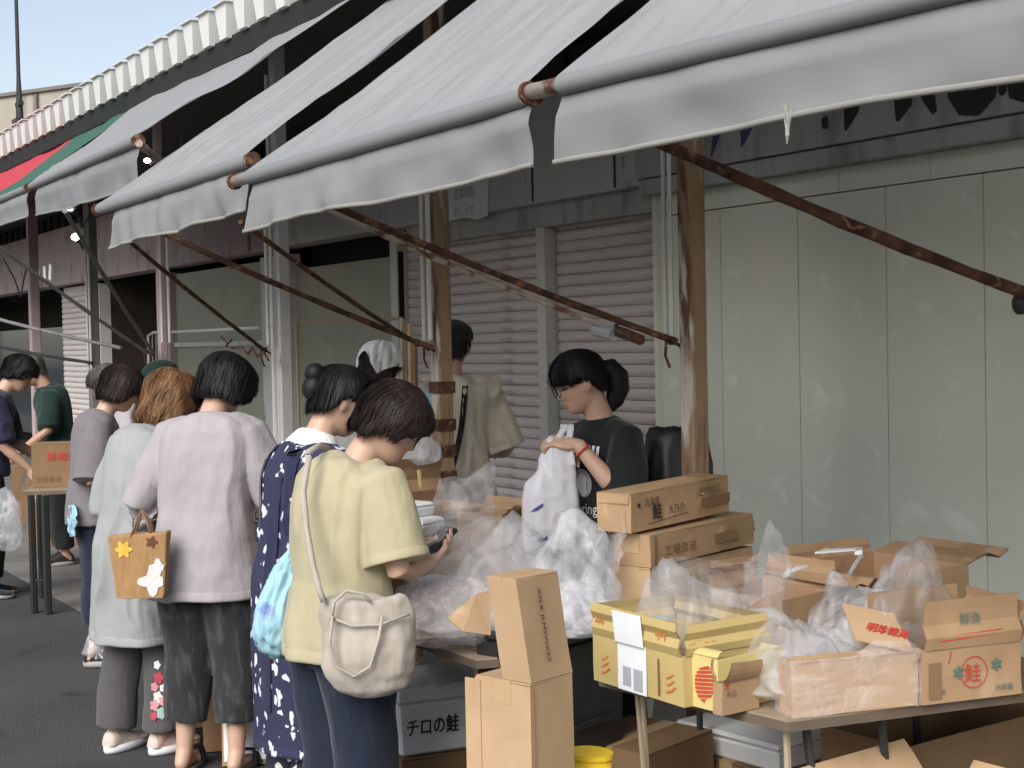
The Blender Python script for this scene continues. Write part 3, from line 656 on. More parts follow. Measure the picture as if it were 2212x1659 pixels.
txtF(b3,'本品',.08,.55,.016,'ink_brown'); txtF(b3,'木',.02,.75,.022,'ink_red')
bw = pxbox('long low carton wrapped in clear film at the front of the right table', (1716,1553), (1982,1524), (1606,1546), 1434, mat='card_light', flaps=[('F',.004,0)], inner='card_yellow')
# film over it
def Lw(C, p): return np.array(C.o.matrix_basis @ Vector(p))
bpy.context.view_layer.update()
e_ = .008; W_, D_, H_ = bw.w, bw.d, bw.h
fl = [[Lw(bw,(-e_,D_+e_,0)), Lw(bw,(-e_,D_*.5,0)), Lw(bw,(-e_,-e_,0)), Lw(bw,(W_*.25,-e_,0)), Lw(bw,(W_*.6,-e_,.01)), Lw(bw,(W_+e_,-e_,.0))],
      [Lw(bw,(-e_*.6,D_+e_,H_*.6)), Lw(bw,(-e_,D_*.5,H_*.55)), Lw(bw,(-e_,-e_,H_*.5)), Lw(bw,(W_*.25,-e_,H_*.5)), Lw(bw,(W_*.6,-e_,H_*.5)), Lw(bw,(W_+e_,-e_,H_*.5))],
      [Lw(bw,(-e_*.5,D_+e_,H_+.006)), Lw(bw,(-e_,D_*.5,H_+.006)), Lw(bw,(-e_,-e_,H_+.008)), Lw(bw,(W_*.25,-e_,H_+.006)), Lw(bw,(W_*.6,-e_,H_+.006)), Lw(bw,(W_+e_,-e_,H_+.006))],
      [Lw(bw,(0,D_+.03,H_+.01)), Lw(bw,(W_*.1,D_*.6,H_*.9)), Lw(bw,(W_*.2,D_*.4,H_*.9)), Lw(bw,(W_*.4,D_*.4,H_*.8)), Lw(bw,(W_*.7,D_*.4,H_+.03)), Lw(bw,(W_,D_*.4,H_+.02))]]
draped('clear_film', 'clear pinkish film wrapped round the long low carton', fl, 'film_pink', seed=3, amp=.0035, sub=40)
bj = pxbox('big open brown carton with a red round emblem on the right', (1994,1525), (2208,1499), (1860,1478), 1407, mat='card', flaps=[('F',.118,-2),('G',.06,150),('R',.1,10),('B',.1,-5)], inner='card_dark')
bpy.context.view_layer.update()
def toL(C, p): return np.array(C.o.matrix_basis.inverted() @ Vector(p))
qf = [toL(bw, at(*p)) if False else toL(bw, at(p[0],p[1],d=p[2])) for p in ((1848,1384,3.56),(1976,1412,3.50),(1936,1305,3.64),(1817,1305,3.70))]
qf[2] = qf[3] + (qf[1]-qf[0])*.92
nf = nz(np.cross(qf[1]-qf[0], qf[3]-qf[0])); m = MB(); m.prism(qf, nf*.004); m.build('flap', 'card_light', bw.o, off=(0,0,0))
uf = nz(qf[1]-qf[0]); vf = nz(np.cross(nf,uf)); wf = np.linalg.norm(qf[1]-qf[0])
lettering(bw.o, '明珍辣海', qf[0]+uf*wf*.10+vf*.042, uf, vf, .036, 'ink_red', width=wf*.70, bold=.0012, off=.0065)
txtFlap(bj,'F','鮮漁',.36,.45,.03,'ink_green',width=.06); 
f_, o_, ax, up, nn, ll, ln = bj.flaps['F']
for vv in (.16,.24): patch(bj.o,'printed_line', o_+ax*ll*.16+up*ln*vv, nz(ax+up*.03*(1 if vv>.2 else 1)), up, ll*.62, .003,'ink_red',.010)
cc = onF(bj,.5,.52); rg = MB()
for k in range(28):
    a0, a1 = 2*math.pi*k/28, 2*math.pi*(k+1)/28; R0, R1 = .036, .0385
    rg.add([cc+[R0*math.cos(a0),-.0016,R0*math.sin(a0)], cc+[R1*math.cos(a0),-.0016,R1*math.sin(a0)], cc+[R1*math.cos(a1),-.0016,R1*math.sin(a1)], cc+[R0*math.cos(a1),-.0016,R0*math.sin(a1)]], [(0,1,2,3)])
rg.build('emblem_ring','ink_red',bj.o,off=(0,0,0)); txtF(bj,'鮭',.405,.34,.045,'ink_red'); txtF(bj,'*',.30,.42,.03,'ink_green',bold=.002); txtF(bj,'*',.68,.5,.03,'ink_green',bold=.002)
patch(bj.o,'printed_block',onF(bj,.05,.1),X3,Z3,.035,.085,'card_dark'); txtF(bj,'冷蔵庫',.06,.16,.014,'ink_green'); txtF(bj,'内容量',.72,.12,.016,'ink_green'); txtF(bj,'/',.24,.72,.03,'ink_red')
# film between and behind
n_, r_, l_ = at(1905,1250,d=4.05), at(2092,1236,d=4.25), at(1700,1228,d=4.3); n_[2]=r_[2]=l_[2]=TZ+.001
bk = carton('open carton with a red lining at the back of the right table', n_, r_, dp=.36, h=zat(1905,1248,n_)-TZ, mat='card', flaps=[('R',.20,82),('B',.05,20),('G',.1,100)], inner='red_plastic')
n2 = n_ + np.array([-.62,-.28,0]); 
bk2 = carton('open carton behind the clear film sack', at(1690,1300,d=3.95)*[1,1,0]+[0,0,TZ+.001], at(1800,1285,d=4.1)*[1,1,0]+[0,0,TZ+.001], dp=.25, h=.17, mat='card', flaps=[('B',.08,5),('R',.08,15)], inner='red_plastic')
# stack below the post
zs = .917
sn = at(1404,1232,d=4.22); sr = at(1626,1188,d=4.62); sn[2]=sr[2]=TZ+.001
s1 = carton('brown carton at the bottom of the stack by the rusty post', sn+[0,0,0], sr, dp=.135, h=zs-TZ-.002, mat='card_light', top='closed')
sn2 = sn.copy(); sn2[2]=zs+.006; sr2=sr.copy(); sr2[2]=zs
s2_ = carton('worn brown carton in the middle of the stack by the rusty post', sn2+[.004,0,0], sr2+[.004,0,0], dp=.13, h=.088, mat='card', top='closed', tilt=(0,rad(-1.0)), flaps=[('R',.06,150)])
txtF(s2_,'工場直送',.12,.28,.03,'ink_brown',width=.16); patch(s2_.o,'printed_block',onF(s2_,.6,.3),X3,Z3,.12,.03,'card_dark'); patch(s2_.o,'packing_tape',onF(s2_,.03,.0),X3,Z3,.012,s2_.h,'card_dark')
sn3 = sn + np.array([-.012,-.055,0]); sn3[2]=zs+.108; sr3 = sn3 + (sr-sn)*.93
s3_ = carton('brown carton with black brush lettering on top of the stack by the rusty post', sn3, sr3, dp=.12, h=.107, mat='card', top='closed', tilt=(0,rad(-1.6)), flaps=[('G',.09,-178)], tape=False)
txtF(s3_,'北海道',.13,.62,.026,'ink_black',width=.07); txtF(s3_,'鮭',.20,.24,.045,'ink_black',bold=.0015); txtF(s3_,'久乃介',.36,.30,.026,'ink_black'); txtF(s3_,'·',.06,.64,.012,'ink_black',bold=.002)
txtF(s3_,'生鮮食品',.68,.62,.026,'ink_brown'); patch(s3_.o,'printed_block',onF(s3_,.70,.27),X3,Z3,.15,.03,'ink_brown'); txtF(s3_,'産地直送',.71,.29,.024,'card'); patch(s3_.o,'printed_line',onF(s3_,.16,.14),nz(X3+Z3*.05),Z3,.2,.002,'ink_black')
draped('white_sheet', 'white plastic sheet hanging down the left end of the carton stack', [[at(1345,1095,d=4.2),at(1330,1105,d=4.28),at(1318,1130,d=4.34)],[at(1350,1160,d=4.19),at(1325,1160,d=4.25),at(1306,1160,d=4.3)],[at(1332,1240,d=4.2),at(1320,1240,d=4.24),at(1310,1235,d=4.28)]], 'film_white', cat='plastic sheet', seed=8, amp=.005, sub=16)
draped('torn_paper', 'crumpled scrap of brown and white paper lying on the top carton by the post', [[at(1440,1076,d=4.35),at(1470,1060,d=4.4),at(1520,1066,d=4.45)],[at(1450,1062,d=4.42),at(1485,1040,d=4.46),at(1525,1040,d=4.5)]], 'card_light', cat='paper', seed=9, amp=.01, sub=12)
# plastic on the right table
crumple('plastic_bag', 'white tied plastic bag lying between the yellow carton and the red-lettered flap', at(1722,1420,d=3.62)+[0,0,-.07], (.115,.13,.105), 'film_white', seed=4, floor=TZ+.008, peaks=[((.2,.9,.6),.25,.03),((-.2,-.9,.4),.2,.05),((-.6,.2,.9),.3,.03)], rz=.4)
crumple('plastic_bag', 'milky plastic bag with knotted handles behind the red-lettered flap', at(1850,1330,d=3.85)+[0,0,-.06], (.10,.13,.10), 'film_white', seed=5, floor=TZ+.008, peaks=[((-.1,-.4,1),.55,.03),((.3,.5,.8),.3,.03)])
crumple('plastic_bag', 'clear plastic bag puffed up above the emblem carton', at(1965,1335,d=3.8)+[0,0,-.02], (.09,.13,.135), 'film', seed=6, floor=TZ+.008, peaks=[((.1,.8,.9),.35,.04),((0,-.4,1),.3,.05)], rz=.3)
crumple('plastic_bag', 'clear plastic sack standing inside the open yellow carton', at(1500,1360,d=3.72)+[0,0,-.06], (.10,.12,.13), 'film', seed=7, floor=TZ+.008, peaks=[((-.2,-.5,1),.35,.05),((.4,.9,.5),.3,.05)], rz=.5)
draped('clear_film', 'clear film sheet stretched from the yellow carton to a twisted knot', [[at(1420,1210,d=3.95),at(1500,1202,d=4.0),at(1600,1215,d=4.0),at(1690,1243,d=4.0)],[at(1420,1240,d=3.85),at(1500,1232,d=3.9),at(1600,1245,d=3.93),at(1692,1250,d=3.96)],[at(1425,1300,d=3.8),at(1520,1290,d=3.85),at(1610,1285,d=3.88),at(1690,1262,d=3.9)],[at(1430,1345,d=3.75),at(1540,1335,d=3.8),at(1620,1310,d=3.85),at(1694,1275,d=3.88)]], 'film_thin', seed=12, amp=.008, sub=36)
m = MB(); m.tube([at(1690,1250,d=3.93),at(1702,1238,d=3.92),at(1706,1225,d=3.92)], [.006,.012,.004], 8); m.tube([at(1700,1240,d=3.92),at(1722,1228,d=3.93),at(1745,1222,d=3.93)], [.005,.008,.005], 6); tag(m.build('twisted_knot','film_white',None,True),'twisted white knot of plastic film above the yellow carton','plastic knot')
m = MB(); m.prism([at(1760,1197,d=4.1),at(1848,1190,d=4.15),at(1864,1186,d=4.2),at(1780,1190,d=4.2)], (0,0,.006)); m.prism([at(1846,1197,d=4.12),at(1864,1198,d=4.12),at(1862,1186,d=4.12),at(1846,1190,d=4.12)], (.01,-.01,0)); tag(m.build('thin_foam_sheet','foam'),'thin white foam sheet tilted on the back carton','foam sheet')
m = MB(); m.tube([at(1862,1200,d=4.1), at(1850,1215,d=4.08), at(1835,1240,d=4.05)], .006, 6); tag(m.build('plastic_strap','galv'),'grey plastic strap hanging below the thin foam sheet','strap')
crumple('cloth', 'light blue cloth tucked inside the yellow carton', at(1410,1340,d=3.78)+[0,0,-.03], (.03,.04,.03), 'sky_blue', cat='cloth', seed=3, sub=4)
crumple('plastic_bag', 'thin clear bag crumpled against the pale panel wall beside the stack', at(1650,1262,d=3.98)+[0,0,-.05], (.05,.08,.11), 'film_thin', seed=11, floor=TZ+.002, peaks=[((0,.2,1),.5,.05)])
# ================================================================ cartons and bags on the centre table
n_, r_, l_ = corner((901,1393),(1046,1360),(862,1376),TZ)
bc = carton('open brown carton at the near end of the bag table', n_+[0,0,.001], r_, dp=.30, h=zat(901,1299,n_)-TZ, mat='card', flaps=[('B',.09,8),('G',.09,20),('R',.12,118)], inner='foam')
patch(bc.o,'printed_block',onF(bc,.45,.42),nz(X3+Z3*.2),Z3,.03,.03,'ink_black')
bc2 = carton('flattened carton flap box leaning beside the tall carton', at(1000,1380,Z=TZ)*[1,1,0]+[0,0,TZ+.001], at(1062,1372,Z=TZ)*[1,1,0]+[0,0,TZ+.001], dp=.12, h=.07, mat='card_light', flaps=[('F',.14,62)])
# heap of bags
crumple('plastic_bag', 'big clear plastic bag spilling over the open carton edge', at(1000,1290,d=4.35)+[0,0,-.05], (.16,.20,.17), 'film', seed=21, floor=TZ+.002, peaks=[((-.2,-.3,1),.35,.05),((.4,-1,.0),.35,.06)], freq=1.8, amp=.13)
crumple('plastic_bag', 'large rounded clear plastic bag in the middle of the heap', at(1110,1290,d=4.3)+[0,0,-.055], (.17,.17,.20), 'film', seed=22, floor=TZ+.002, peaks=[((0,-.1,1),.2,.1),((.2,-.9,-.1),.3,.08)], freq=1.7, amp=.12)
crumple('plastic_bag', 'white plastic carrier bag bulging at the right of the heap', at(1235,1320,d=4.15)+[0,0,-.07], (.13,.14,.17), 'film_white', seed=23, floor=.772, peaks=[((-.05,.1,1),.45,.04),((.3,.4,.9),.4,.03)], freq=1.9)
crumple('plastic_bag', 'white plastic bag with contents at the front right of the heap', at(1225,1340,d=4.05)+[0,0,-.06], (.10,.10,.09), 'film_white', seed=24, floor=.772, freq=2.4)
crumple('plastic_bag', 'clear pinkish film draped over the carton front edge', at(955,1300,d=4.22)+[0,0,-.02], (.12,.14,.055), 'film_pink', seed=25, floor=TZ+.002, freq=2.6)
crumple('plastic_bag', 'clear plastic bag standing crumpled in front of the brown lid', at(1000,1150,d=4.9)+[0,0,-.03], (.09,.10,.12), 'film', seed=26, floor=.968, peaks=[((.1,.6,1),.7,.035),((-.3,-.3,1),.1,.08)], freq=2.5)
crumple('plastic_bag', 'crumpled blue-printed bag below the hanging white bag', at(1270,1330,d=4.1)+[0,0,-.02], (.05,.06,.035), 'film_white', seed=27, floor=.772)
o = crumple('plastic_bag', 'pale bag with blue print lying behind the white carton sheet', at(1300,1178,d=4.6)+[0,0,-.02], (.06,.08,.035), 'film_white', seed=28, floor=TZ+.002)
lettering(o,'COOP',(-.02,-.085,.03),X3,nz([0,.2,1]),.025,'ink_blue',width=.06,bold=.001,off=.004)
# far side of the table: tall lidded carton, foam trays
n_ = at(875,1120,d=5.25); r_ = at(1068,1118,d=5.5); n_[2] = r_[2] = TZ+.001
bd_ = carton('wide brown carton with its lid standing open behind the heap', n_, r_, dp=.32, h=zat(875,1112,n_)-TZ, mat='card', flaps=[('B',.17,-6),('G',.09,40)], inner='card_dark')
n_ = at(1085,1155,d=4.95); r_ = at(1136,1152,d=5.05); n_[2]=r_[2]=TZ+.001
carton('small open carton between the lidded carton and the hanging bag', n_, r_, dp=.2, h=zat(1085,1112,n_)-TZ, mat='card', flaps=[('F',.05,55),('R',.05,30)])
n_ = at(905,1205,d=4.6); r_ = at(1015,1196,d=4.75); n_[2]=r_[2]=TZ+.001
carton('long low carton behind the clear bags', n_, r_, dp=.24, h=zat(905,1170,n_)-TZ, mat='card', top='closed'); ztr = zat(905,1170,n_)+.007
def tray(label, c, sz, rz=0.0):
    w_, d_, h_ = sz; t = thing('foam_tray', label, 'tray', c, 'white foam trays', rz, world=False)
    m = MB(); m.hexa([(-w_/2*.9,-d_/2*.9,0),(w_/2*.9,-d_/2*.9,0),(w_/2*.9,d_/2*.9,0),(-w_/2*.9,d_/2*.9,0),(-w_/2,-d_/2,h_*.7),(w_/2,-d_/2,h_*.7),(w_/2,d_/2,h_*.7),(-w_/2,d_/2,h_*.7)])
    o = m.build('tray_body','foam',t,off=(0,0,0)); o.modifiers.new('b','BEVEL').width=.006
    m = MB(); m.hexa([(-w_/2*1.03,-d_/2*1.03,h_*.7),(w_/2*1.03,-d_/2*1.03,h_*.7),(w_/2*1.03,d_/2*1.03,h_*.7),(-w_/2*1.03,d_/2*1.03,h_*.7),(-w_/2*.85,-d_/2*.85,h_),(w_/2*.85,-d_/2*.85,h_),(w_/2*.85,d_/2*.85,h_),(-w_/2*.85,d_/2*.85,h_)])
    o = m.build('tray_lid','foam',t,off=(0,0,0)); o.modifiers.new('b','BEVEL').width=.006
p = at(905,1145,d=4.72)*[1,1,0]+[0,0,ztr]; tray('lower white foam tray beside the yellow shirt shopper', p, (.12,.14,.055), .5); tray('upper white foam tray stacked beside the yellow shirt shopper', at(895,1104,d=4.76)*[1,1,0]+[0,0,ztr+.055], (.09,.11,.045), .3)
p = at(950,1235,d=4.45)*[1,1,0]+[0,0,.83]; tray('white foam tray poking out from under the clear bags', p, (.16,.14,.04), .6)
# ================================================================ foreground tall cartons
n_ = at(1146,1485,d=3.25); ztop = n_[2]; r_ = at(1238,1476,d=3.36); n_ = n_*[1,1,0]+[0,0,.001]; r_ = r_*[1,1,0]
bt = carton('tall brown carton standing in the foreground under the leaning one', n_, r_, dp=.165, h=ztop, mat='card_light', top='closed')
patch(bt.o,'packing_tape',onF(bt,.0,.0),X3,Z3,.008,bt.h,'card'); 
m = MB(); m.bx(-.004,.001,bt.d*.9,bt.d+.03,.0,ztop-.004); m.build('flap','card_light',bt.o,off=(0,0,0))
n2_ = n_.copy(); r2_ = r_.copy(); n2_[2] = r2_[2] = ztop+.0075; n2_[:2] += nz((r2_-n2_)[:2])*.003
e2 = r2_-n2_
bu = carton('upright brown carton leaning on top of the foreground carton', n2_, r2_, dp=.085, h=.232, mat='card_light', top='closed', tape=False)
lettering(bu.o,'XSLR JLMSWKES',onF(bu,.40,.90),-Z3,X3,.014,'ink_black',width=.17)
for ch_ in bu.o.children:
    V_ = np.array([v.co[:] for v in ch_.data.vertices]); V_[:,0] -= V_[:,2]*.19; ch_.data.vertices.foreach_set('co', V_.astype(np.float32).ravel()); ch_.data.update()
bpy.context.view_layer.update()
qf = [toL(bu, at(x,y,d=d_)) for x,y,d_ in ((1060,1372,3.36),(1000,1364,3.32),(966,1334,3.32),(1030,1282,3.38),(1058,1276,3.40))]
nf = nz(np.cross(qf[1]-qf[0], qf[4]-qf[0])); m = MB(); m.prism(qf, nf*.004); m.build('flap', 'card_light', bu.o, off=(0,0,0))
# ================================================================ under the tables
def foambox(label, n, r, dp, h, txt=None, group='white foam boxes under the tables', lid=True):
    n = np.asarray(n,float); e = np.asarray(r,float)-n; e[2]=0; wd=np.linalg.norm(e); rz = math.atan2(e[1],e[0])
    t = thing('foam_box', label, 'foam box', n, group, rz, world=False)
    m = MB(); m.hexa([(.012,.012,0),(wd-.012,.012,0),(wd-.012,dp-.012,0),(.012,dp-.012,0),(0,0,h*.76),(wd,0,h*.76),(wd,dp,h*.76),(0,dp,h*.76)]); o = m.build('box_body','foam',t,off=(0,0,0)); o.modifiers.new('b','BEVEL').width=.008
    m = MB(); m.bx(-.006,wd+.006,-.006,dp+.006,h*.77,h); o = m.build('lid','foam',t,off=(0,0,0)); o.modifiers.new('b','BEVEL').width=.01
    if txt: lettering(t, txt, (wd*.1,-.0,h*.3), X3, nz([0,-.05,1]), h*.26, 'ink_black', width=wd*.62, off=.002, bold=.0012)
    return t
n_ = at(862,1640,Z=.30); r_ = at(1040,1615,Z=.30); nn_=n_*[1,1,0]; rr_=r_*[1,1,0]
foambox('white foam box lettered in black beside the navy trousers', nn_+[0,0,.30], rr_+[0,0,.30], .30, zat(862,1490,n_)-.30, 'チロの鮭')
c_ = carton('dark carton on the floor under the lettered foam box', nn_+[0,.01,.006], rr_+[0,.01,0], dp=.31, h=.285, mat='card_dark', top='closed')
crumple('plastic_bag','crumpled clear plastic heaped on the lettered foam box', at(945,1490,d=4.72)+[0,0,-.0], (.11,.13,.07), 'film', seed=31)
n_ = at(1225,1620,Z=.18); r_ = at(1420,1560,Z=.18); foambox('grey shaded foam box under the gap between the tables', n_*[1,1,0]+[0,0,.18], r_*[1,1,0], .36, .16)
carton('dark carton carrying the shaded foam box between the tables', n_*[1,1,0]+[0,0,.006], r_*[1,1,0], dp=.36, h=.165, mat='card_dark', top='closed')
n_ = at(1200,1480,d=4.02); r_ = at(1330,1470,d=4.25); zb = .38
m = thing('plastic_crate','black plastic crate wedged between the two tables','crate',n_*[1,1,0]+[0,0,.004],None,math.atan2(r_[1]-n_[1],r_[0]-n_[0]),world=False)
q = MB(); q.hexa([(0,0,0),(.3,0,0),(.3,.25,0),(0,.25,0),(-.02,-.02,.745),(.32,-.02,.745),(.32,.27,.745),(-.02,.27,.745)]); o=q.build('crate_body','black_plastic',m,off=(0,0,0)); o.modifiers.new('b','BEVEL').width=.012
q = MB(); q.bx(-.035,.335,-.035,.285,.745,.77); o=q.build('rim','black_plastic',m,off=(0,0,0)); o.modifiers.new('b','BEVEL').width=.006
q = MB(); q.bx(.05,.25,-.026,-.012,.5,.515); q.build('rib','black_plastic',m,off=(0,0,0))
n_ = at(1242,1700,d=3.5); t = thing('yellow_bucket','bright yellow plastic tub half hidden behind the tall foreground carton','tub',at(1275,1640,d=3.55)*[1,1,0]+[0,0,.0],None,.3,world=False)
zy = zat(1275,1634,at(1275,1640,d=3.55)); q = MB(); q.loft([[(r*math.cos(a),r*math.sin(a)*.8,z) for a in np.linspace(0,2*math.pi,24,endpoint=False)] for r,z in ((.04,.004),(.055,zy))]); q.build('tub_body','yellow_plastic',t,True,off=(0,0,0))
q = MB(); q.loft([[(r*math.cos(a),r*math.sin(a)*.8,z) for a in np.linspace(0,2*math.pi,24,endpoint=False)] for r,z in ((.06,zy),(.06,zy+.012))]); q.build('rim','yellow_plastic',t,off=(0,0,0))
# under the right table
def lowbox(label, N, R, d, ztop, dp, **k):
    n = at(*N, d=d[0]); r = at(*R, d=d[1]); n[2] = r[2] = k.pop('z0',.006); return carton(label, n, r, dp=dp, h=ztop-n[2], **k)
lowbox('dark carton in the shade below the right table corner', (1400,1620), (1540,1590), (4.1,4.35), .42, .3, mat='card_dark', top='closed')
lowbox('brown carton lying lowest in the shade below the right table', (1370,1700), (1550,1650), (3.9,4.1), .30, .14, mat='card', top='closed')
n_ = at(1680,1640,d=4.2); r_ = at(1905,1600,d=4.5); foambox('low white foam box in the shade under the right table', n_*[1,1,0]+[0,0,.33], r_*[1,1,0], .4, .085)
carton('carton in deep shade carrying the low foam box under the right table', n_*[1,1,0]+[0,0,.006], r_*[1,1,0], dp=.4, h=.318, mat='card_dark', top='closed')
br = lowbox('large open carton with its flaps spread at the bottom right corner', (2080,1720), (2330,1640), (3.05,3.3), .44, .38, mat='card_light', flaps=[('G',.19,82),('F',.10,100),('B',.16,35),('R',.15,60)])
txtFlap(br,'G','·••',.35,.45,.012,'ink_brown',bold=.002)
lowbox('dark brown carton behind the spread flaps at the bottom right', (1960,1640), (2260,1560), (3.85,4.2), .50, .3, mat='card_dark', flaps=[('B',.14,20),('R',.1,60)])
# ================================================================ cartons under the far tables, behind the shoppers
def stack(px, py, d, w_, h_, dp, z0, label, mat='card', rz=None, **k):
    n = at(px, py, d=d)*[1,1,0]; return carton(label, n+[0,0,z0], n+[w_*.35,w_*.93,0], dp=dp, h=h_, mat=mat, top='closed', **k)
lab = 'brown carton in the pile behind the white blouse shopper, '
stack(352,1600,6.1,.30,.28,.3,.006,lab+'at the left end')
stack(440,1640,5.75,.34,.30,.2,.006,lab+'lowest behind her legs', 'card_dark')
stack(365,1480,6.15,.30,.26,.3,.29,lab+'second at the left end')
st1 = stack(480,1645,5.55,.36,.30,.22,.006,lab+'carrying the paper label'); patch(st1.o,'paper_label',onF(st1,.02,.06),X3,Z3,.20,.19,'paper'); txtF(st1,'しッス',.34,.3,.05,'ink_black',width=.10,bold=.001)
stack(445,1500,5.7,.46,.24,.3,.31,lab+'in the middle row', 'card')
stack(470,1390,5.6,.5,.16,.3,.56,lab+'just under the table edge', 'card_dark')
cA = np.array([-7.6,2.0,0]); cB = np.array([-5.62,1.98,0]); cC = np.array([-5.6,2.72,0]); cD = np.array([-7.6,2.75,0])
table('long table behind the white blouse shopper', cA, cB, cC, cD, [(cB+[-.08,.08,0],)*2+('dark_metal',.012), (cC+[-.1,-.1,0],)*2+('dark_metal',.012), (cA+[.1,.1,0],)*2+('dark_metal',.012), (cD+[.1,-.1,0],)*2+('dark_metal',.012)])
for i,(px,py,d,w_,h_,ll) in enumerate(((560,1290,5.75,.3,.14,'brown carton on the table between the white blouse and the navy apron'),(470,1200,6.3,.35,.16,'brown carton on the table hidden behind the white blouse'),(300,1210,7.0,.35,.14,'brown carton on the table in front of the grey shirt shopper'))):
    n = at(px,py,d=d)*[1,1,0]; carton(ll, n+[0,0,TZ+.001], n+[w_*.3,w_*.95,0], dp=.28, h=h_, mat='card', top='open', flaps=[('F',.08,95)])
o = MB(); pp = at(602,1560,d=5.15); o.bx(pp[0]-.03,pp[0]+.03,pp[1]-.03,pp[1]+.03,.004,.38); tag(o.build('black_pole_base','black_plastic'),'narrow black box standing beside the paper-labelled carton','box')
# ================================================================ far left table with lettered carton
fA = at(50,1062,d=9.6); fz = .74
f0 = at(48,1060,Z=fz); f1 = at(168,1056,Z=fz); fd = nz((f1-f0)*[1,1,0]); fq = np.array([-fd[1],fd[0],0])
F0,F1 = f0*[1,1,0], f1*[1,1,0]+fd*.25; F2,F3 = F1+fq*.55, F0+fq*.55
table('dark framed table holding the red-lettered carton at the left', F0,F1,F2,F3, [(F0+fd*.05,)*2+('black_plastic',.022),(F0+fd*.14+fq*-.06,)*2+('black_plastic',.024),(F1-fd*.15,)*2+('black_plastic',.022),(F2-fd*.1,)*2+('black_plastic',.02),(F3,)*2+('black_plastic',.02)], z=fz)
n_, r_ = at(70,1054,Z=fz), at(180,1050,Z=fz); n_[2]=r_[2]=fz+.001
bl = carton('brown carton with red lettering on the dark framed table at the left', n_, r_, dp=.3, h=zat(70,963,n_)-fz, mat='card_dark', top='closed')
txtF(bl,'鮮海珍',.30,.62,.055,'ink_red',bold=.001); txtF(bl,'天然食品',.08,.12,.035,'ink_brown')
draped('plastic_bag','white plastic bag hanging at the left end of the red-lettered carton', [[at(62,965,d=9.7),at(72,962,d=9.65)],[at(56,1010,d=9.7),at(70,1010,d=9.6)],[at(46,1062,d=9.6),at(62,1050,d=9.6)]], 'film_white', seed=41, amp=.01, sub=14, cat='plastic bag')
# ================================================================ racks and hanging odds and ends
rk = thing('wire_rack','white wire rack with round corners beside the thin reddish post','rack',at(340,830,Y=3.7)*[1,1,0])
YK = 3.7
fr_ = [at(322,830,Y=YK),at(320,725,Y=YK),at(332,718,Y=YK),at(400,716,Y=YK),at(560,708,Y=YK)]
m = MB(); m.tube(fr_, .012, 8); m.tube([at(322,828,Y=YK),at(360,832,Y=YK)], .012, 8); m.tube([at(362,718,Y=YK),at(364,832,Y=YK)], .009, 8); m.build('rack_frame','roof_white',rk)
for k in range(4):
    m = MB(); x_ = 329+k*8; m.tube([at(x_,722,Y=YK),at(x_+1,828,Y=YK)], .004, 6); m.build('rack_wire','conduit',rk)
for q_ in (322, 364): m = MB(); p_ = at(q_,828,Y=YK); m.tube([p_, p_*[1,1,0]], .011, 6); m.build('leg','conduit',rk)
rk2 = thing('pipe_frame','beige pipe clothes frame behind the navy apron woman','rack',at(650,900,Y=3.8)*[1,1,0]); YK=3.8
m = MB(); m.tube([at(648,960,Y=YK)*[1,1,0], at(640,702,Y=YK), at(650,694,Y=YK), at(868,688,Y=YK), at(874,700,Y=YK), at(880,960,Y=YK)*[1,1,0]], .010, 8); m.build('rack_frame','leg_pale',rk2)
def hang(name,label,cat,rows,mat,seed,amp=.01): return draped(name,label,rows,mat,cat=cat,seed=seed,amp=amp,sub=16)
hang('hanging_cloth','blue cloth hanging beside the string-bound post','cloth',[[at(925,840,Y=3.15),at(940,845,Y=3.15)],[at(912,890,Y=3.12),at(940,900,Y=3.15)],[at(905,950,Y=3.12),at(925,960,Y=3.15)]],'sky_blue',51)
hang('hanging_bag','pinkish bag hanging low beside the string-bound post','bag',[[at(925,905,Y=3.1),at(943,900,Y=3.1)],[at(915,950,Y=3.1),at(942,955,Y=3.1)],[at(920,1000,Y=3.1),at(944,1005,Y=3.1)]],'film_pink',52)
for i,(a_,b_,mm) in enumerate((((868,690),(872,960),'leg_pale'),((885,700),(892,980),'card_light'),((896,740),(900,985),'card_dark'))):
    m = MB(); m.tube([at(*a_,Y=3.3), at(*b_,Y=3.3)*[1,1,0]+[0,0,.9]], .014, 6); m.tube([at(*a_,Y=3.3), at(*b_,Y=3.3)*[1,1,0]], .010, 6); tag(m.build('wooden_pole',mm),('pale','light brown','dark brown')[i]+' wooden pole standing next to the string-bound post','pole','wooden poles beside the bound post')
m = MB(); m.tube([at(905,1015,d=5.2),at(908,1050,d=5.2),at(911,1058,d=5.2)],[.008,.007,.003],6); tag(m.build('yellow_tape','card_pale_yellow'),'narrow yellow tape hanging on the open carton lid','tape')
crumple('plastic_bag','small white bag tied to the string-bound post', at(915,1005,d=5.6), (.05,.05,.06),'film_white',seed=53,sub=4,peaks=[((0,0,1),.4,.06)])
# black cloth-covered chair back beside the rusty post
ch = at(1440,1150,d=5.15)
m = MB(); rows=[]
t = thing('black_coat','black padded coat hung on the rusty post behind the ponytailed vendor','coat',ch*[1,1,0])
V,F = _ICO[4]; P_ = V*[.10,.13,.30]; P_ = P_*(1+.10*ridged(V*2.2,60)+.05*ridged(V*5,61))[:,None]; P_[:,2] = np.minimum(P_[:,2], .215 + .012*ridged(V*6,63)); c_ = at(1462,1060,d=5.2); m.add(P_+c_, F); m.build('coat_body','black_plastic',t,True)
m = MB(); m.tube([c_+[0,0,.2],(p1[0],p1[1]+.03,c_[2]+.3)], .008, 6); m.build('hanger_loop','black_plastic',t)
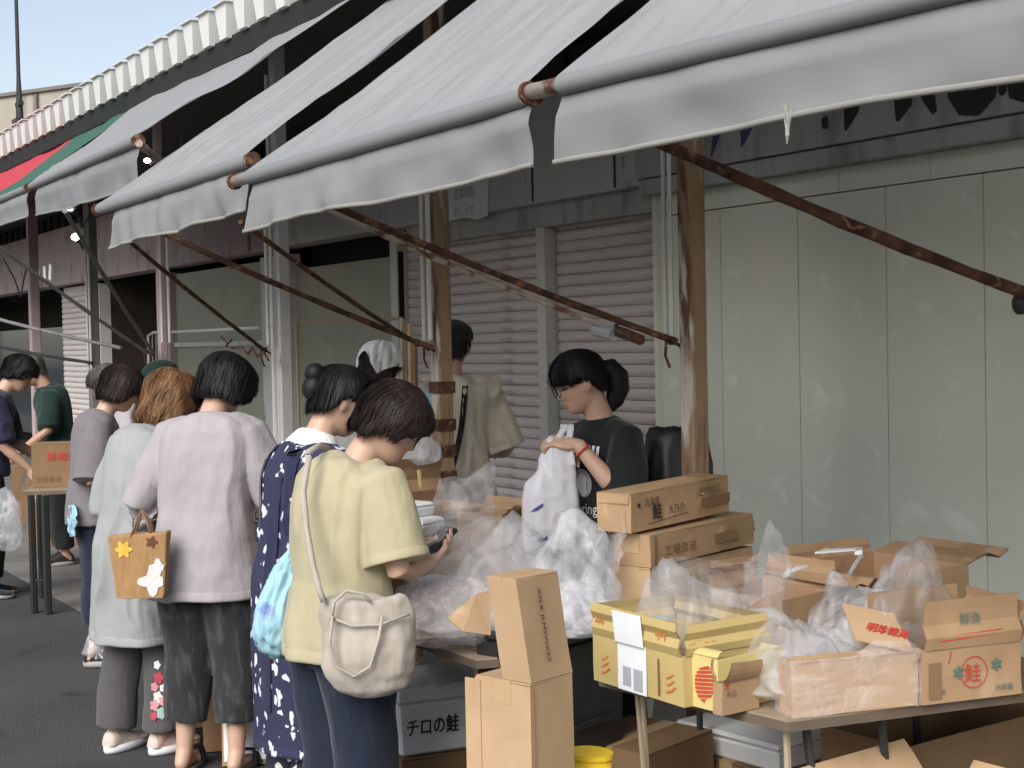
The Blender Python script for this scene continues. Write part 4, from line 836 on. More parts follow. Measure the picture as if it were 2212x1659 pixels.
# ================================================================ signs
sg = thing('shop_sign','grey shop sign with big black and blue brush letters above the pale panels','sign',(xs,YW-.1,ZH+.08))
m = MB(); m.bx(xs-.01, 3.5, YW-.13, YW-.02, ZH+.08, 3.25); m.build('board','sign_grey',sg)
def stroke(par, pts, ws, mat, Y):
    C_ = [at(x,y,Y=Y) for x,y in pts]; L_=[]; R_=[]
    for i,(c,w_) in enumerate(zip(C_,ws)):
        d_ = nz(C_[min(i+1,len(C_)-1)]-C_[max(i-1,0)]); s_ = np.array([-d_[2],0,d_[0]]); L_.append(c+s_*w_); R_.append(c-s_*w_)
    m = MB(); m.grid([L_,R_]); m.build('brush_stroke',mat,par)
YS = YW-.1335
stroke(sg,[(1560,250),(1548,285),(1536,338)],[.03,.028,.004],'ink_blue',YS); stroke(sg,[(1622,230),(1612,270),(1602,316)],[.04,.045,.006],'ink_blue',YS)
stroke(sg,[(1850,190),(1838,235),(1826,282)],[.03,.045,.006],'ink_black',YS); stroke(sg,[(1960,170),(1950,220),(1938,262)],[.03,.05,.008],'ink_black',YS); stroke(sg,[(1985,170),(2005,205),(2018,244)],[.02,.035,.012],'ink_black',YS)
stroke(sg,[(2058,150),(2066,200),(2082,222),(2110,222),(2132,200),(2138,150)],[.04,.045,.05,.05,.045,.04],'ink_black',YS); stroke(sg,[(2190,140),(2198,190),(2230,195)],[.04,.05,.05],'ink_black',YS)
for px,py in ((1782,265),(2165,190)):
    c=at(px,py,Y=YS); m=MB(); m.ell(c,(.02,.01,.03),8,6); m.build('fixing_bolt','ink_black',sg)
ps = thing('paper_notice','torn white paper notice on the fascia beside the string-bound post','notice',at(1015,430,Y=YW-.104))
q_=[at(968,478,Y=YW-.104),at(1054,466,Y=YW-.104),at(1056,385,Y=YW-.104),at(968,400,Y=YW-.104)]
m=MB(); m.prism([q_[0],at(1000,470,Y=YW-.104),at(1030,474,Y=YW-.104)]+q_[1:], (0,-.002,0)); m.build('sheet','paper',ps)
ux_=nz(q_[1]-q_[0])
for k,(yy,s) in enumerate(((415,'営業時間'),(452,'おしらせ'))): 
    V,F=text_mesh(s); c=at(982,yy+18,Y=YW-.107); m=MB(); m.add([c+X3*(v[0]/V[:,0].max()*.24)+Z3*(v[1]/V[:,1].max()*.07)+[0,-.001,0] for v in V],F); m.build('lettering','ink_grey',ps)
# ================================================================ people: materials
def MSkin(name, col):
    m = bpy.data.materials.new(name); m.use_nodes = True; n = m.node_tree.nodes; L = m.node_tree.links; b = n['Principled BSDF']
    a = n.new('ShaderNodeAttribute'); a.attribute_name = 'tint'; x = n.new('ShaderNodeMix'); x.data_type = 'RGBA'; x.blend_type = 'MULTIPLY'; x.inputs[0].default_value = 1
    x.inputs[6].default_value = (*col, 1); L.new(a.outputs['Color'], x.inputs[7]); L.new(x.outputs[2], b.inputs['Base Color'])
    b.inputs['Roughness'].default_value = .5; b.inputs['Subsurface Weight'].default_value = .08; b.inputs['Subsurface Radius'].default_value = (.02,.008,.004)
    MT[name] = m
MSkin('skin', (.52,.33,.24)); MSkin('skin_tan', (.42,.25,.17))
def MHair(name, col, hi):
    M(name, col, .55, var=.35, vs=5, spec=.25, col2=hi, s2=14, t2=.6, w2=.3, st=(2.2,2.2,.5), bump=.2, bs=30)
MHair('hair_black', (.008,.007,.0075), (.018,.015,.016)); MHair('hair_darkbrown', (.014,.009,.0085), (.034,.022,.02)); MHair('hair_brown', (.13,.062,.028), (.26,.15,.075)); MHair('hair_grey', (.06,.055,.05), (.13,.12,.11))
def MC(name, col, **k): M(name, col, .85, var=k.pop('var',.06), vs=k.pop('vs',7), bump=.45, bs=3.6, bd=.05, detail=1.5, st=(1.9,1.9,.6), spec=.2, sheen=.15, **k)
MC('cloth_yellow', (.40,.36,.235)); MC('cloth_white', (.35,.325,.34)); MC('cloth_cardigan', (.30,.312,.315)); MC('cloth_greytee', (.17,.158,.167)); MC('cloth_greygreen', (.42,.42,.40))
MC('cloth_blackpants', (.028,.028,.031), col2=(.06,.06,.065), s2=14, t2=.58, w2=.15); MC('cloth_navypants', (.014,.02,.038)); MC('cloth_greypants', (.085,.08,.082)); MC('cloth_navy', (.02,.022,.055)); MC('cloth_cream', (.56,.51,.42), var=.12); MC('cloth_blacktee', (.012,.015,.015)); MC('cloth_green', (.008,.028,.022)); MC('cloth_black', (.015,.015,.017)); MC('cloth_kerchief', (.82,.82,.84)); MC('cloth_beige', (.40,.355,.31), var=.12, vs=12); MC('cloth_tote', (.34,.20,.09), var=.12, vs=40); MC('cloth_brown', (.2,.13,.08))
MC('shoe_black', (.02,.02,.022)); MC('shoe_pink', (.58,.47,.43)); M('sole_white', (.78,.78,.8), .6, var=.03); M('sole_grey', (.3,.29,.28), .6)
def MDots(name, col, dot, sc, thr):
    m = bpy.data.materials.new(name); m.use_nodes = True; n = m.node_tree.nodes; L = m.node_tree.links; b = n['Principled BSDF']; b.inputs['Roughness'].default_value = .85
    tc = n.new('ShaderNodeTexCoord'); mp = n.new('ShaderNodeMapping'); mp.inputs['Scale'].default_value = (1,1,.75); L.new(tc.outputs['Object'], mp.inputs[0])
    nn_ = n.new('ShaderNodeTexNoise'); nn_.inputs['Scale'].default_value = 30; v1 = n.new('ShaderNodeMix'); v1.data_type='RGBA'; v1.inputs[0].default_value = .06; L.new(mp.outputs[0], v1.inputs[6]); L.new(mp.outputs[0], nn_.inputs['Vector']); L.new(nn_.outputs['Color'], v1.inputs[7])
    v = n.new('ShaderNodeTexVoronoi'); v.inputs['Scale'].default_value = sc; L.new(v1.outputs[2], v.inputs['Vector'])
    r = n.new('ShaderNodeMapRange'); r.inputs[1].default_value = thr; r.inputs[2].default_value = thr+.06; r.inputs[3].default_value = 1; r.inputs[4].default_value = 0; L.new(v.outputs['Distance'], r.inputs[0])
    x = n.new('ShaderNodeMix'); x.data_type = 'RGBA'; L.new(r.outputs[0], x.inputs[0]); x.inputs[6].default_value = (*col,1); x.inputs[7].default_value = (*dot,1); L.new(x.outputs[2], b.inputs['Base Color']); MT[name] = m
MDots('cloth_dots', (.022,.024,.062), (.62,.64,.74), 26, .27)
MDots('cloth_leafy', (.018,.02,.035), (.68,.70,.68), 20, .26)
M('lens', (.75,.75,.75), .1, var=0); 
# ---------------------------------------------------------------- geometry kit
def rotx(a): c,s=math.cos(a),math.sin(a); return np.array([[1,0,0],[0,c,-s],[0,s,c]])
def roty(a): c,s=math.cos(a),math.sin(a); return np.array([[c,0,s],[0,1,0],[-s,0,c]])
def rotz(a): c,s=math.cos(a),math.sin(a); return np.array([[c,-s,0],[s,c,0],[0,0,1]])
HZ = np.array([-.114,-.105,-.09,-.07,-.05,-.03,0,.03,.06,.085,.102,.113,.117])
HF = np.array([.052,.070,.080,.080,.080,.081,.077,.086,.080,.062,.040,.018,.004])
HB = np.array([.010,-.002,-.022,-.045,-.062,-.078,-.092,-.098,-.095,-.078,-.055,-.028,-.006])
HW = np.array([.016,.030,.044,.055,.061,.066,.072,.0745,.072,.060,.043,.022,.005])
def hr(z): return np.interp(z,HZ,HF), np.interp(z,HZ,HB), np.interp(z,HZ,HW)
def head_point(a, z):
    """a = angle from the front, + to the person's right"""
    f,b,w_ = hr(z); c,s = math.cos(a), math.sin(a); ex = .88
    x = w_*math.copysign(abs(s)**ex, s); y = (f if c > 0 else -b)*math.copysign(abs(c)**ex, c)
    return np.array([x,y,z])
def head_rings():
    rings = []
    for z in np.linspace(-.114,.117,44):
        ring = []
        for a in np.linspace(0,2*math.pi,64,endpoint=False):
            p = head_point(a,z); x,y = p[0],p[1]
            if y > 0:
                # nose
                t = np.clip((.018-z)/.048,0,1); nb = (.004+.019*t)*(1 if z > -.032 else max(0,1-(-.032-z)/.013))*(z<.03)
                y += nb*math.exp(-(x/.0115)**2)
                y += .0055*math.exp(-((z+.060)/.0055)**2)*math.exp(-(x/.020)**2) + .005*math.exp(-((z+.072)/.0055)**2)*math.exp(-(x/.018)**2)
                y -= .008*(math.exp(-((x-.031)/.015)**2)+math.exp(-((x+.031)/.015)**2))*math.exp(-((z-.002)/.011)**2)
                y += .004*(math.exp(-((x-.036)/.02)**2)+math.exp(-((x+.036)/.02)**2))*math.exp(-((z+.03)/.016)**2)
            ring.append((x,y,z))
        rings.append(ring)
    return rings
_HR = head_rings()
def xf(R, t, pts, k=1.0): return [np.asarray(t) + R @ (np.asarray(p)*k) for p in pts]
def capsule(m, a, b_, ra, rb, n=12):
    a = np.asarray(a,float); b_ = np.asarray(b_,float); d = nz(b_-a); P=[]; R=[]
    for t in (-.95,-.6,-.0): P.append(a+d*ra*t); R.append(ra*math.sqrt(max(.02,1-t*t)))
    for t in (.33,.66): P.append(a+(b_-a)*t); R.append(ra+(rb-ra)*t)
    for t in (0,.6,.95): P.append(b_+d*rb*t); R.append(rb*math.sqrt(max(.02,1-t*t)))
    m.tube(P,R,n)
def limb(m, P, R, n=16):
    # rounded ends
    P=[np.asarray(p,float) for p in P]; d0=nz(P[0]-P[1]); d1=nz(P[-1]-P[-2])
    m.tube([P[0]+d0*R[0]*.9,P[0]+d0*R[0]*.5]+P+[P[-1]+d1*R[-1]*.5,P[-1]+d1*R[-1]*.9],[R[0]*.4,R[0]*.85]+list(R)+[R[-1]*.85,R[-1]*.4],n)
def hand(m, w_, d, nrm, side, curl=.5, k=1.0, spread=.0):
    """w_ wrist, d finger direction, nrm the way the palm faces; side +1 if the thumb lies along +lat"""
    d = nz(d); nrm = nz(np.asarray(nrm)-d*(np.asarray(nrm)@d)); lat = np.cross(d,nrm)*side; w_ = np.asarray(w_,float)
    R = np.c_[lat,d,nrm]
    m.ell(w_+d*.046*k, np.array([.041,.052,.016])*k, 16, 10, R); capsule(m, w_-d*.01, w_+d*.03*k, .023*k, .024*k)
    for i,(o,ln) in enumerate(((.030,.068),(.010,.076),(-.010,.070),(-.029,.056))):
        p = w_ + (d*.086+lat*o)*k; ang = .25*curl; sg_ = [.44,.32,.24]
        for j,s in enumerate(sg_):
            ang += curl*(.55+.1*i if j else .35); q = p + nz(d*math.cos(ang)+nrm*math.sin(ang)+lat*o*spread)*ln*s*k
            capsule(m,p,q,(.0088-.0008*j)*k,(.0082-.0009*j)*k,8); p = q
    p = w_+(d*.028+lat*.034)*k; q = p+nz(d*.62+lat*.62+nrm*.35)*.036*k; r_ = q+nz(d*.85+lat*.15+nrm*.5)*.030*k
    capsule(m,p-lat*.012*k,q,.0125*k,.0105*k,8); capsule(m,q,r_,.0102*k,.0082*k,8)
def remesh(m, voxel, smooth=4, fac=.5):
    me = bpy.data.meshes.new('t'); me.from_pydata(m.v,[],m.f); me.update()
    bm = bmesh.new(); bm.from_mesh(me); bmesh.ops.recalc_face_normals(bm, faces=bm.faces); bm.to_mesh(me); bm.free()
    o = bpy.data.objects.new('t',me); COL.objects.link(o)
    r = o.modifiers.new('r','REMESH'); r.mode='VOXEL'; r.voxel_size=voxel
    if smooth: s = o.modifiers.new('s','SMOOTH'); s.iterations=smooth; s.factor=fac
    out = bpy.data.meshes.new_from_object(o.evaluated_get(bpy.context.evaluated_depsgraph_get()))
    bpy.data.objects.remove(o); bpy.data.meshes.remove(me); return out
def getv(me):
    V=np.empty(len(me.vertices)*3); me.vertices.foreach_get('co',V); V=V.reshape(-1,3); N=np.empty(len(me.vertices)*3); me.vertices.foreach_get('normal',N); return V,N.reshape(-1,3)
def setv(me,V): me.vertices.foreach_set('co',V.astype(np.float32).ravel()); me.update()
def folds(me, seed, amp=.007, dirs=(9,9,2.2), extra=None):
    V,N = getv(me); q = V*np.asarray(dirs); wq = q + .55*np.c_[vnoise(V*5,seed+1),vnoise(V*5,seed+2),vnoise(V*5,seed+3)]
    mk = np.clip(.5+1.2*vnoise(V*[3.5,3.5,2.5],seed+8),0,1); D = amp*(1.1*vnoise(wq,seed)+1.1*mk*(ridged(wq*[1.7,1.7,.6],seed+4)-.3)) + amp*.12*vnoise(V*26,seed+6)
    if extra is not None: D = D + extra(V,N)
    setv(me, V+N*D[:,None]); return me
def cloth(name, m, mat, root, voxel, seed, amp=.007, dirs=(9,9,2.2), smooth=3, extra=None):
    me = remesh(m,voxel,smooth); folds(me,seed,amp,dirs,extra); me.name=name; return ob(name,me,mat,root,True)
class Hm: pass
def hair_mesh(style, seed, th=.020, length=-.10, bangs=.035, part=0.0, fluff=.0, strands=1300):
    """shell of hair: crown to hairline for every angle round the head"""
    na, ns = 120, 34; rs = np.random.default_rng(seed); grid=[]; jit = rs.normal(0,.006,na)
    wl = rs.uniform(0,6.28,8)
    AA,SS = np.meshgrid(np.linspace(0,2*math.pi,na,endpoint=False),np.linspace(0,1,ns),indexing='ij'); nzA = (vnoise(np.c_[np.cos(AA.ravel())*9,np.sin(AA.ravel())*9,SS.ravel()*1.6],seed)+.6*vnoise(np.c_[np.cos(AA.ravel())*20,np.sin(AA.ravel())*20,SS.ravel()*2.2],seed+1)).reshape(na,ns)
    for i in range(na):
        a = 2*math.pi*i/na; aa = abs((a+math.pi)%(2*math.pi)-math.pi)      # 0 front, pi back
        if style in ('bob','long'):
            hl = np.interp(aa,[0,.55,.95,1.25,1.6,2.2,math.pi],[bangs,bangs-.006,.0,length*.55,length,length-.006,length-.012])
        elif style == 'short':
            hl = np.interp(aa,[0,.6,1.0,1.3,1.65,2.1,math.pi],[bangs,bangs-.004,.012,-.028,-.038,-.072,-.085])
        elif style == 'tied':
            hl = np.interp(aa,[0,.5,.9,1.15,1.4,1.7,2.1,math.pi],[bangs,bangs-.010,bangs-.012,.010,.026,.0,-.055,-.075])
        else:   # cap
            hl = np.interp(aa,[0,1.0,1.6,2.3,math.pi],[.045,.03,.02,.0,-.015])
        hl = hl + (jit[i]*.5 if style!='cap' else 0); col=[]
        for j in range(ns):
            s = j/(ns-1); z = .1165 + (hl-.1165)*s**.9
            zr = max(z,-.02 if aa>1.2 else -.114)
            p = head_point(a,min(zr,.1165)); r0 = np.linalg.norm(p[:2]) + 1e-6
            t = th*(.55+.45*min(1,s*3))*(1.0 if aa>.6 else .78) * (1+fluff*math.sin(3*a+wl[0])*.5)
            if z < -.02 and aa > 1.2: t *= 1 - .35*((-.02-z)/(.10))**1.5*(1 if style!='long' else .2)
            if s > .93: t *= max(.25,(1-s)/.07)
            st = .004*nzA[i%na][j] + .0010*math.sin(41*a+wl[2]-3*s)
            st += fluff*.012*math.sin(5*a+7*s+wl[4])+fluff*.008*math.sin(9*a-11*s+wl[5])
            out = p.copy(); out[:2] *= (r0+t+st*min(1,s*2))/r0; out[2] = z + t*.95*max(0,(z-.05)/.067)
            col.append(out)
        grid.append(col)
    m = MB(); m.loft([[grid[i][j] for i in range(na)] for j in range(ns)], caps=True)
    # locks: many thin ribbons laid over the shell, uneven at the ends
    if style != 'cap':
        G = np.array(grid); n = strands; T = 8; i0 = rs.uniform(0,na,n); j0 = rs.uniform(.0,.55,n)*(ns-1); j1 = np.minimum(ns-1, j0 + rs.uniform(.35,1.1,n)*(ns-1)); dr = rs.normal(0,2.2+3*fluff,n); of = rs.uniform(.0006,.0048+.006*fluff,n); wd = rs.uniform(.0012,.0030,n); ph = rs.uniform(0,6.28,n); ex = rs.uniform(0,.014,n)*(j1 > ns-2)
        of[:70] = rs.uniform(.005,.012,70); wd[:70] = .0006; ex[:70] += .006
        V = np.zeros((n,T,2,3))
        for k in range(T):
            t = k/(T-1); jj = j0+(j1-j0)*t; ii = (i0 + dr*t + (.5+2.5*fluff)*np.sin(ph+4*t)) % na; ia = np.floor(ii).astype(int) % na; ib = (ia+1) % na; fa = (ii-np.floor(ii))[:,None]; ja = np.minimum(np.floor(jj).astype(int),ns-2); fj = (jj-ja)[:,None]
            p = (G[ia,ja]*(1-fj)+G[ia,ja+1]*fj)*(1-fa) + (G[ib,ja]*(1-fj)+G[ib,ja+1]*fj)*fa
            nr = p*[1,1,.6]; nr = nr/np.linalg.norm(nr,axis=1)[:,None]; tg = np.c_[-p[:,1],p[:,0],0*p[:,0]]; tg = tg/np.maximum(1e-6,np.linalg.norm(tg,axis=1))[:,None]
            p = p + nr*(of*(math.sin(min(1,t*1.4)*math.pi*.5)+.1))[:,None] + np.c_[0*ex,0*ex,-ex*t**3] + nr*(ex*.25*t**3)[:,None]
            w2 = (wd*(1-.8*t**4))[:,None]; V[:,k,0] = p - tg*w2; V[:,k,1] = p + tg*w2 + nr*.0006
        base = len(m.v); m.v += [tuple(q) for q in V.reshape(-1,3)]
        m.f += [(base+s_*T*2+k*2, base+s_*T*2+k*2+1, base+s_*T*2+k*2+3, base+s_*T*2+k*2+2) for s_ in range(n) for k in range(T-1)]
    return m
def person(label, base, heading, H=1.55, headk=1.0, lean=8, head=(25,0,0), arms=None, voxel=.007, skin='skin', hair=('bob',{}), hairmat='hair_black', shirt=None, pants=None, shoes=None, girth=1.0, seed=0, feet=(.09,.09), hunch=0, stepy=(0,0), shoe_kind='sneaker', group='people at the stalls'):
    """local frame: +y forward, +x the person's right, z up"""
    s = H/1.6/1.055; root = thing('person', label, 'person', (base[0],base[1],.004), group, rad(heading)-math.pi/2, world=False)
    h = Hm(); h.o = root; h.s = s; h.g = girth
    # spine
    P0 = np.array([0,0,.90*s]); h.P0=P0
    def spine(t):
        n=24; p=P0.copy(); a=0
        if t<=0: return P0+np.array([0,0,t*.48*s]), np.eye(3)
        for k in range(n):
            tt=(k+.5)/n
            if tt>t: break
            a = rad(lean*min(1,tt*1.6)+hunch*max(0,tt-.45)/.55); p = p+np.array([0,math.sin(a),math.cos(a)])*.48*s/n
        return p, rotx(-a)
    h.spine=spine
    neck,Rn = spine(1.0); hd = neck + Rn@np.array([0,.012,.06])*s
    Rh = rotz(-rad(head[1]))@rotx(-rad(head[0]))@roty(rad(head[2])); k = headk*s**.5
    hc = hd + Rh@np.array([0,.022,.105])*k; h.hc=hc; h.Rh=Rh; h.hk=k
    body = MB()
    body.loft([xf(Rh,hc,r,k) for r in _HR])
    for sd in (-1,1): body.ell(hc+Rh@np.array([sd*.074,-.008,-.012])*k, np.array([.010,.018,.030])*k, 12,10, Rh@rotz(sd*.35))
    limb(body,[neck-Rn@np.array([0,0,.06])*s, neck+Rn@np.array([0,.0,.02])*s, hc+Rh@np.array([0,-.022,-.05])*k],[.066*s,.052*s,.050*s],16)
    c0,Rc = spine(.85); c1,_ = spine(.3)
    limb(body,[P0,c1,c0],[.085*s,.085*s,.085*s],16)
    h.sh={}; h.el={}; h.wr={}
    cs,Rs = spine(.865)
    for sd,nm in ((-1,'L'),(1,'R')):
        shp = cs + Rs@np.array([sd*.158*s*girth**.5,0,0]); e,w_,d,pn,cu = (arms or {}).get(nm,((sd*.22,-.02,1.08),(sd*.20,.06,.86),(0,.2,-1),(-sd,0,0),.35))
        e=np.asarray(e,float)*s; w_=np.asarray(w_,float)*s; h.sh[nm]=shp; h.el[nm]=e; h.wr[nm]=w_
        limb(body,[shp*.9+cs*.1,shp+(e-shp)*.45,e,e+(w_-e)*.35,w_],[.052*s,.044*s,.037*s,.037*s,.024*s],14)
        hand(body,w_,d,pn,(1 if nm=='R' else -1),cu,s**.5)
    h.hip={}; h.kn={}; h.an={}
    for sd,nm,fx,fy in ((-1,'L',feet[0],stepy[0]),(1,'R',feet[1],stepy[1])):
        hp=P0+np.array([sd*.085*s,0,-.06*s]); an=np.array([sd*fx,fy-.02,.085*s]); kn=(hp+an)/2+np.array([0,.03,0]); h.hip[nm]=hp; h.kn[nm]=kn; h.an[nm]=an
        limb(body,[hp,kn,kn+(an-kn)*.35,an],[.075*s,.05*s,.052*s,.033*s],14)
        capsule(body,an+[0,-.03,-.045*s],an+[sd*.012,.13,-.062*s],.030*s,.022*s); capsule(body,an,an+[0,-.03,-.045*s],.034*s,.030*s); capsule(body,an+[sd*-.012,.09,-.058*s],an+[sd*-.014,.15,-.064*s],.022*s,.014*s)
    me = remesh(body,voxel,4)
    V,N = getv(me); Lh = (V-hc)@Rh/k; tint = np.ones((len(V),4)); x,y,z = Lh.T
    inh = (np.abs(z)<.12)&(np.abs(x)<.09)&(np.abs(y)<.12)
    def paint(mask,c,f=1.0):
        tint[:,:3] = np.where(mask[:,None], tint[:,:3]*(1-f)+np.asarray(c)*f, tint[:,:3])
    front = inh&(y>.045)
    paint(front&(np.hypot(np.abs(x)-.042,(z+.035)*1.2)<.022),(1.0,.86,.82),.7)
    paint(front&(np.abs(x)<.024)&(np.abs(z+.066)<.0085),(.95,.62,.60),.7)
    paint(front&(np.abs(x)<.022)&(np.abs(z+.066)<.002),(.5,.25,.25),.7)
    ex = np.abs(np.abs(x)-.031); paint(front&(ex<.016)&(np.abs(z-.0-.0)<.0035+.002*(1-ex/.016)),(.06,.05,.05),.9)
    paint(front&(ex<.020)&(np.abs(z-.021+.004*(np.abs(x)-.031)/.02)<.0032),(.18,.14,.13),.8)
    at_ = me.attributes.new('tint','FLOAT_COLOR','POINT'); at_.data.foreach_set('color',tint.astype(np.float32).ravel())
    me.name='body'; h.body=ob('body',me,skin,root,True)
    # hair
    if hair:
        hm = hair_mesh(hair[0],seed,**hair[1]); q=MB(); q.v=[tuple(p) for p in xf(Rh,hc,hm.v,k)]; q.f=hm.f; h.hair=q.build('hair',hairmat,root,True,off=(0,0,0))
    # clothes
    def ring(c,R,a,f,b_,n=36,ex=.85):
        out=[]
        for t in np.linspace(0,2*math.pi,n,endpoint=False):
            cx,sy=math.cos(t),math.sin(t); out.append(np.asarray(c)+R@np.array([a*math.copysign(abs(cx)**ex,cx),(f if sy>0 else b_)*math.copysign(abs(sy)**ex,sy),0]))
        return out
    h.ring=ring
    if shirt:
        sh = dict(mat='cloth_white',hem=.66,flare=1.0,sleeve=.75,srad=.085,neck=.07,amp=.007,vox=voxel*1.25,dirs=(9,9,2.2),wid=1.0,deep=1.0); sh.update(shirt); g=girth*sh['wid']; dg=girth*sh['deep']
        m = MB(); rings=[]
        th_=(sh['hem']-.90*s)/(.48*s)
        prof=[(th_,.186*sh['flare'],.150,.160),(th_*.5,.188*(1+(sh['flare']-1)*.6),.148,.158),(0,.182,.14,.15),(.25,.165,.125,.122),(.5,.168,.13,.125),(.7,.182,.128,.13),(.82,.182,.118,.130),(.90,.160,.098,.118),(.95,.122,.078,.098),(.99,sh['neck']+.026,.066,.080),(1.03,sh['neck'],.055,.066)]
        for t,a,f,b_ in prof:
            c,R=spine(min(t,1.0)); 
            if t>1: c=c+R@np.array([0,.004,.014*s])
            rings.append(ring(c,R,a*s*g,f*s*dg,b_*s*dg))
        m.loft(rings)
        for nm in ('L','R'):
            a=h.sh[nm]; e=h.el[nm]; w_=h.wr[nm]; sl=sh['sleeve']; r0=sh['srad']*s
            inn=a+(cs-a)*.40; pts=[inn,a]; rr=[.074*s*girth**.5,.070*s*girth**.5]
            if sl<=1.0: pts+= [a+(e-a)*sl*.5,a+(e-a)*sl]; rr+=[(r0+.072*s)/2,r0]
            else: 
                f_=sl-1; pts+=[a+(e-a)*.5,e,e+(w_-e)*f_*.5,e+(w_-e)*f_]; rr+=[r0*.95,r0*.86,r0*.8,r0*sh.get('cuff',.72)]
            m.tube([np.asarray(p) for p in pts],rr,18)
        h.shirt=cloth('shirt',m,sh['mat'],root,sh['vox'],seed+11,sh['amp']*1.9,sh['dirs'])
        if voxel < .0095:
            me_=h.shirt.data; bv=BVHTree.FromPolygons([v.co[:] for v in me_.vertices],[tuple(p.vertices) for p in me_.polygons])
            def band(c,ax,r0,rmax,up,dn,N=72):
                ax=nz(ax); x=nz(np.cross(ax,[.13,.4,.9])); y=np.cross(ax,x); cc=np.asarray(c)-ax*up; rs_=[]
                for t in np.linspace(0,2*math.pi,N,endpoint=False):
                    d=x*math.cos(t)+y*math.sin(t); hit=bv.ray_cast(Vector(cc+d*rmax),Vector(-d)); r=r0
                    if hit[0] is not None: r=np.linalg.norm(np.array(hit[0])-cc)
                    rs_.append(r if r0*.6<r<rmax*.98 else r0)
                rs_=np.array(rs_); rs_=(np.roll(rs_,1)+rs_*2+np.roll(rs_,-1))/4
                rows=[[cc+ax*s_+(x*math.cos(t)+y*math.sin(t))*(r+o_) for t,r in zip(np.linspace(0,2*math.pi,N,endpoint=False),rs_)] for s_,o_ in ((-.006,-.003),(0,.0022),(up,.003),(up+dn,.0035),(up+dn,-.004),(up,-.008))]
                hb=MB(); hb.loft(rows,caps=False); hb.build('hem',sh['mat'],h.shirt,True,off=(0,0,0))
            band(spine(th_)[0],(0,0,-1.),.17*s*g,.42*s,.022,.008)
            for nm in ('L','R'):
                a=h.sh[nm]; e=h.el[nm]; w_=h.wr[nm]; sl=sh['sleeve']
                if sl<=1.0: band(a+(e-a)*sl,e-a,sh['srad']*s,sh['srad']*s*1.7,.018,.006,40)
                else: band(e+(w_-e)*(sl-1),w_-e,sh['srad']*s*sh.get('cuff',.72),sh['srad']*s*1.5,.016,.006,40)
    if pants:
        pt=dict(mat='cloth_navypants',hem=.12,hemr=.075,kneer=.088,thighr=.115,amp=.006,vox=voxel*1.25); pt.update(pants); m=MB()
        m.loft([ring(P0+[0,0,z*s],np.eye(3),a*s*girth,b_*s*girth,b2*s*girth) for z,a,b_,b2 in ((.08,.12,.08,.08),(.02,.14,.095,.10),(-.08,.155,.105,.118),(-.14,.13,.09,.105))])
        for nm in ('L','R'):
            hp,kn,an=h.hip[nm],h.kn[nm],h.an[nm]; t=np.clip((pt['hem']-an[2])/(kn[2]-an[2]),0,.98); end=an+(kn-an)*t
            m.tube([hp+[0,0,.06],hp+[0,-.01,-.06],hp+(kn-hp)*.5,kn,kn+(end-kn)*.5,end],[.085*s*girth,pt['thighr']*.93*s*girth,(pt['thighr']+pt['kneer'])/2*s*girth,pt['kneer']*s,(pt['kneer']+pt['hemr'])/2*s,pt['hemr']*s],20)
        h.pants=cloth('trousers',m,pt['mat'],root,pt['vox'],seed+31,pt['amp']*1.3,(7,7,9))
    if shoes:
        um,sm=shoes
        for sd,nm in ((-1,'L'),(1,'R')):
            an=h.an[nm]; yaw=rotz(-sd*.12); L0=.245*s
            def R_(p): return np.asarray([an[0],an[1]+.055,0])+yaw@np.asarray(p)
            if shoe_kind=='sneaker':
                m=MB(); rings=[]
                for y,w_,zt in ((-.5,.022,.055),(-.44,.034,.085),(-.3,.037,.092),(-.1,.038,.085),(.1,.043,.062),(.3,.046,.050),(.43,.036,.042),(.5,.018,.034)):
                    rings.append([R_((w_*math.cos(t)*1.0,y*L0,.028+max(0,math.sin(t))**.8*(zt-.028)+min(0,math.sin(t))*.006)) for t in np.linspace(0,2*math.pi,20,endpoint=False)])
                m.loft(rings); me2=remesh(m,.006,2); me2.name='shoe_upper'; u_=ob('shoe_upper',me2,um,root,True)
                m=MB(); rings=[]
                for z,gw in ((.0,.96),(.012,1.03),(.03,1.0)): rings.append([R_((.045*gw*math.cos(t)*(1-.12*math.sin(t)),.515*gw**.3*L0*math.sin(t),z+(.006*max(0,math.sin(t))**3 if z<.02 else 0))) for t in np.linspace(0,2*math.pi,28,endpoint=False)])
                m.loft(rings); m.build('shoe_sole',sm,u_,True,off=(0,0,0)); h.__dict__['shoe'+nm]=u_
            else:
                m=MB(); m.loft([[R_((.042*math.cos(t),.5*L0*math.sin(t),z)) for t in np.linspace(0,2*math.pi,24,endpoint=False)] for z in (.0,.018)]); u_=m.build('sandal_sole',sm,root,off=(0,0,0))
                m=MB(); m.tube([R_((-.042,.05,.015)),R_((-.02,.07,.062)),R_((.02,.07,.062)),R_((.042,.05,.015))],.010,8); m.tube([R_((-.040,-.02,.015)),R_((-.02,.03,.066)),R_((.02,.05,.062)),R_((.042,.02,.015))],.008,8); m.build('sandal_strap',um,u_,True,off=(0,0,0))
    return h
def toworld(h,p): 
    a=h.o.rotation_euler.z; return np.array(h.o.location)+rotz(a)@np.asarray(p,float)
def project(target, V, direction, off=.003):
    """lay flat art on a cloth surface: every vertex is moved along direction until it meets the surface"""
    me=target.data; bv=BVHTree.FromPolygons([v.co[:] for v in me.vertices],[tuple(p.vertices) for p in me.polygons]); d=Vector(nz(direction)); out=[]
    for v in V:
        r=bv.ray_cast(Vector(v)-d*.4,d)
        if r[0] is None: r=bv.find_nearest(Vector(v))
        out.append(np.array(r[0])-nz(direction)*off)
    return out
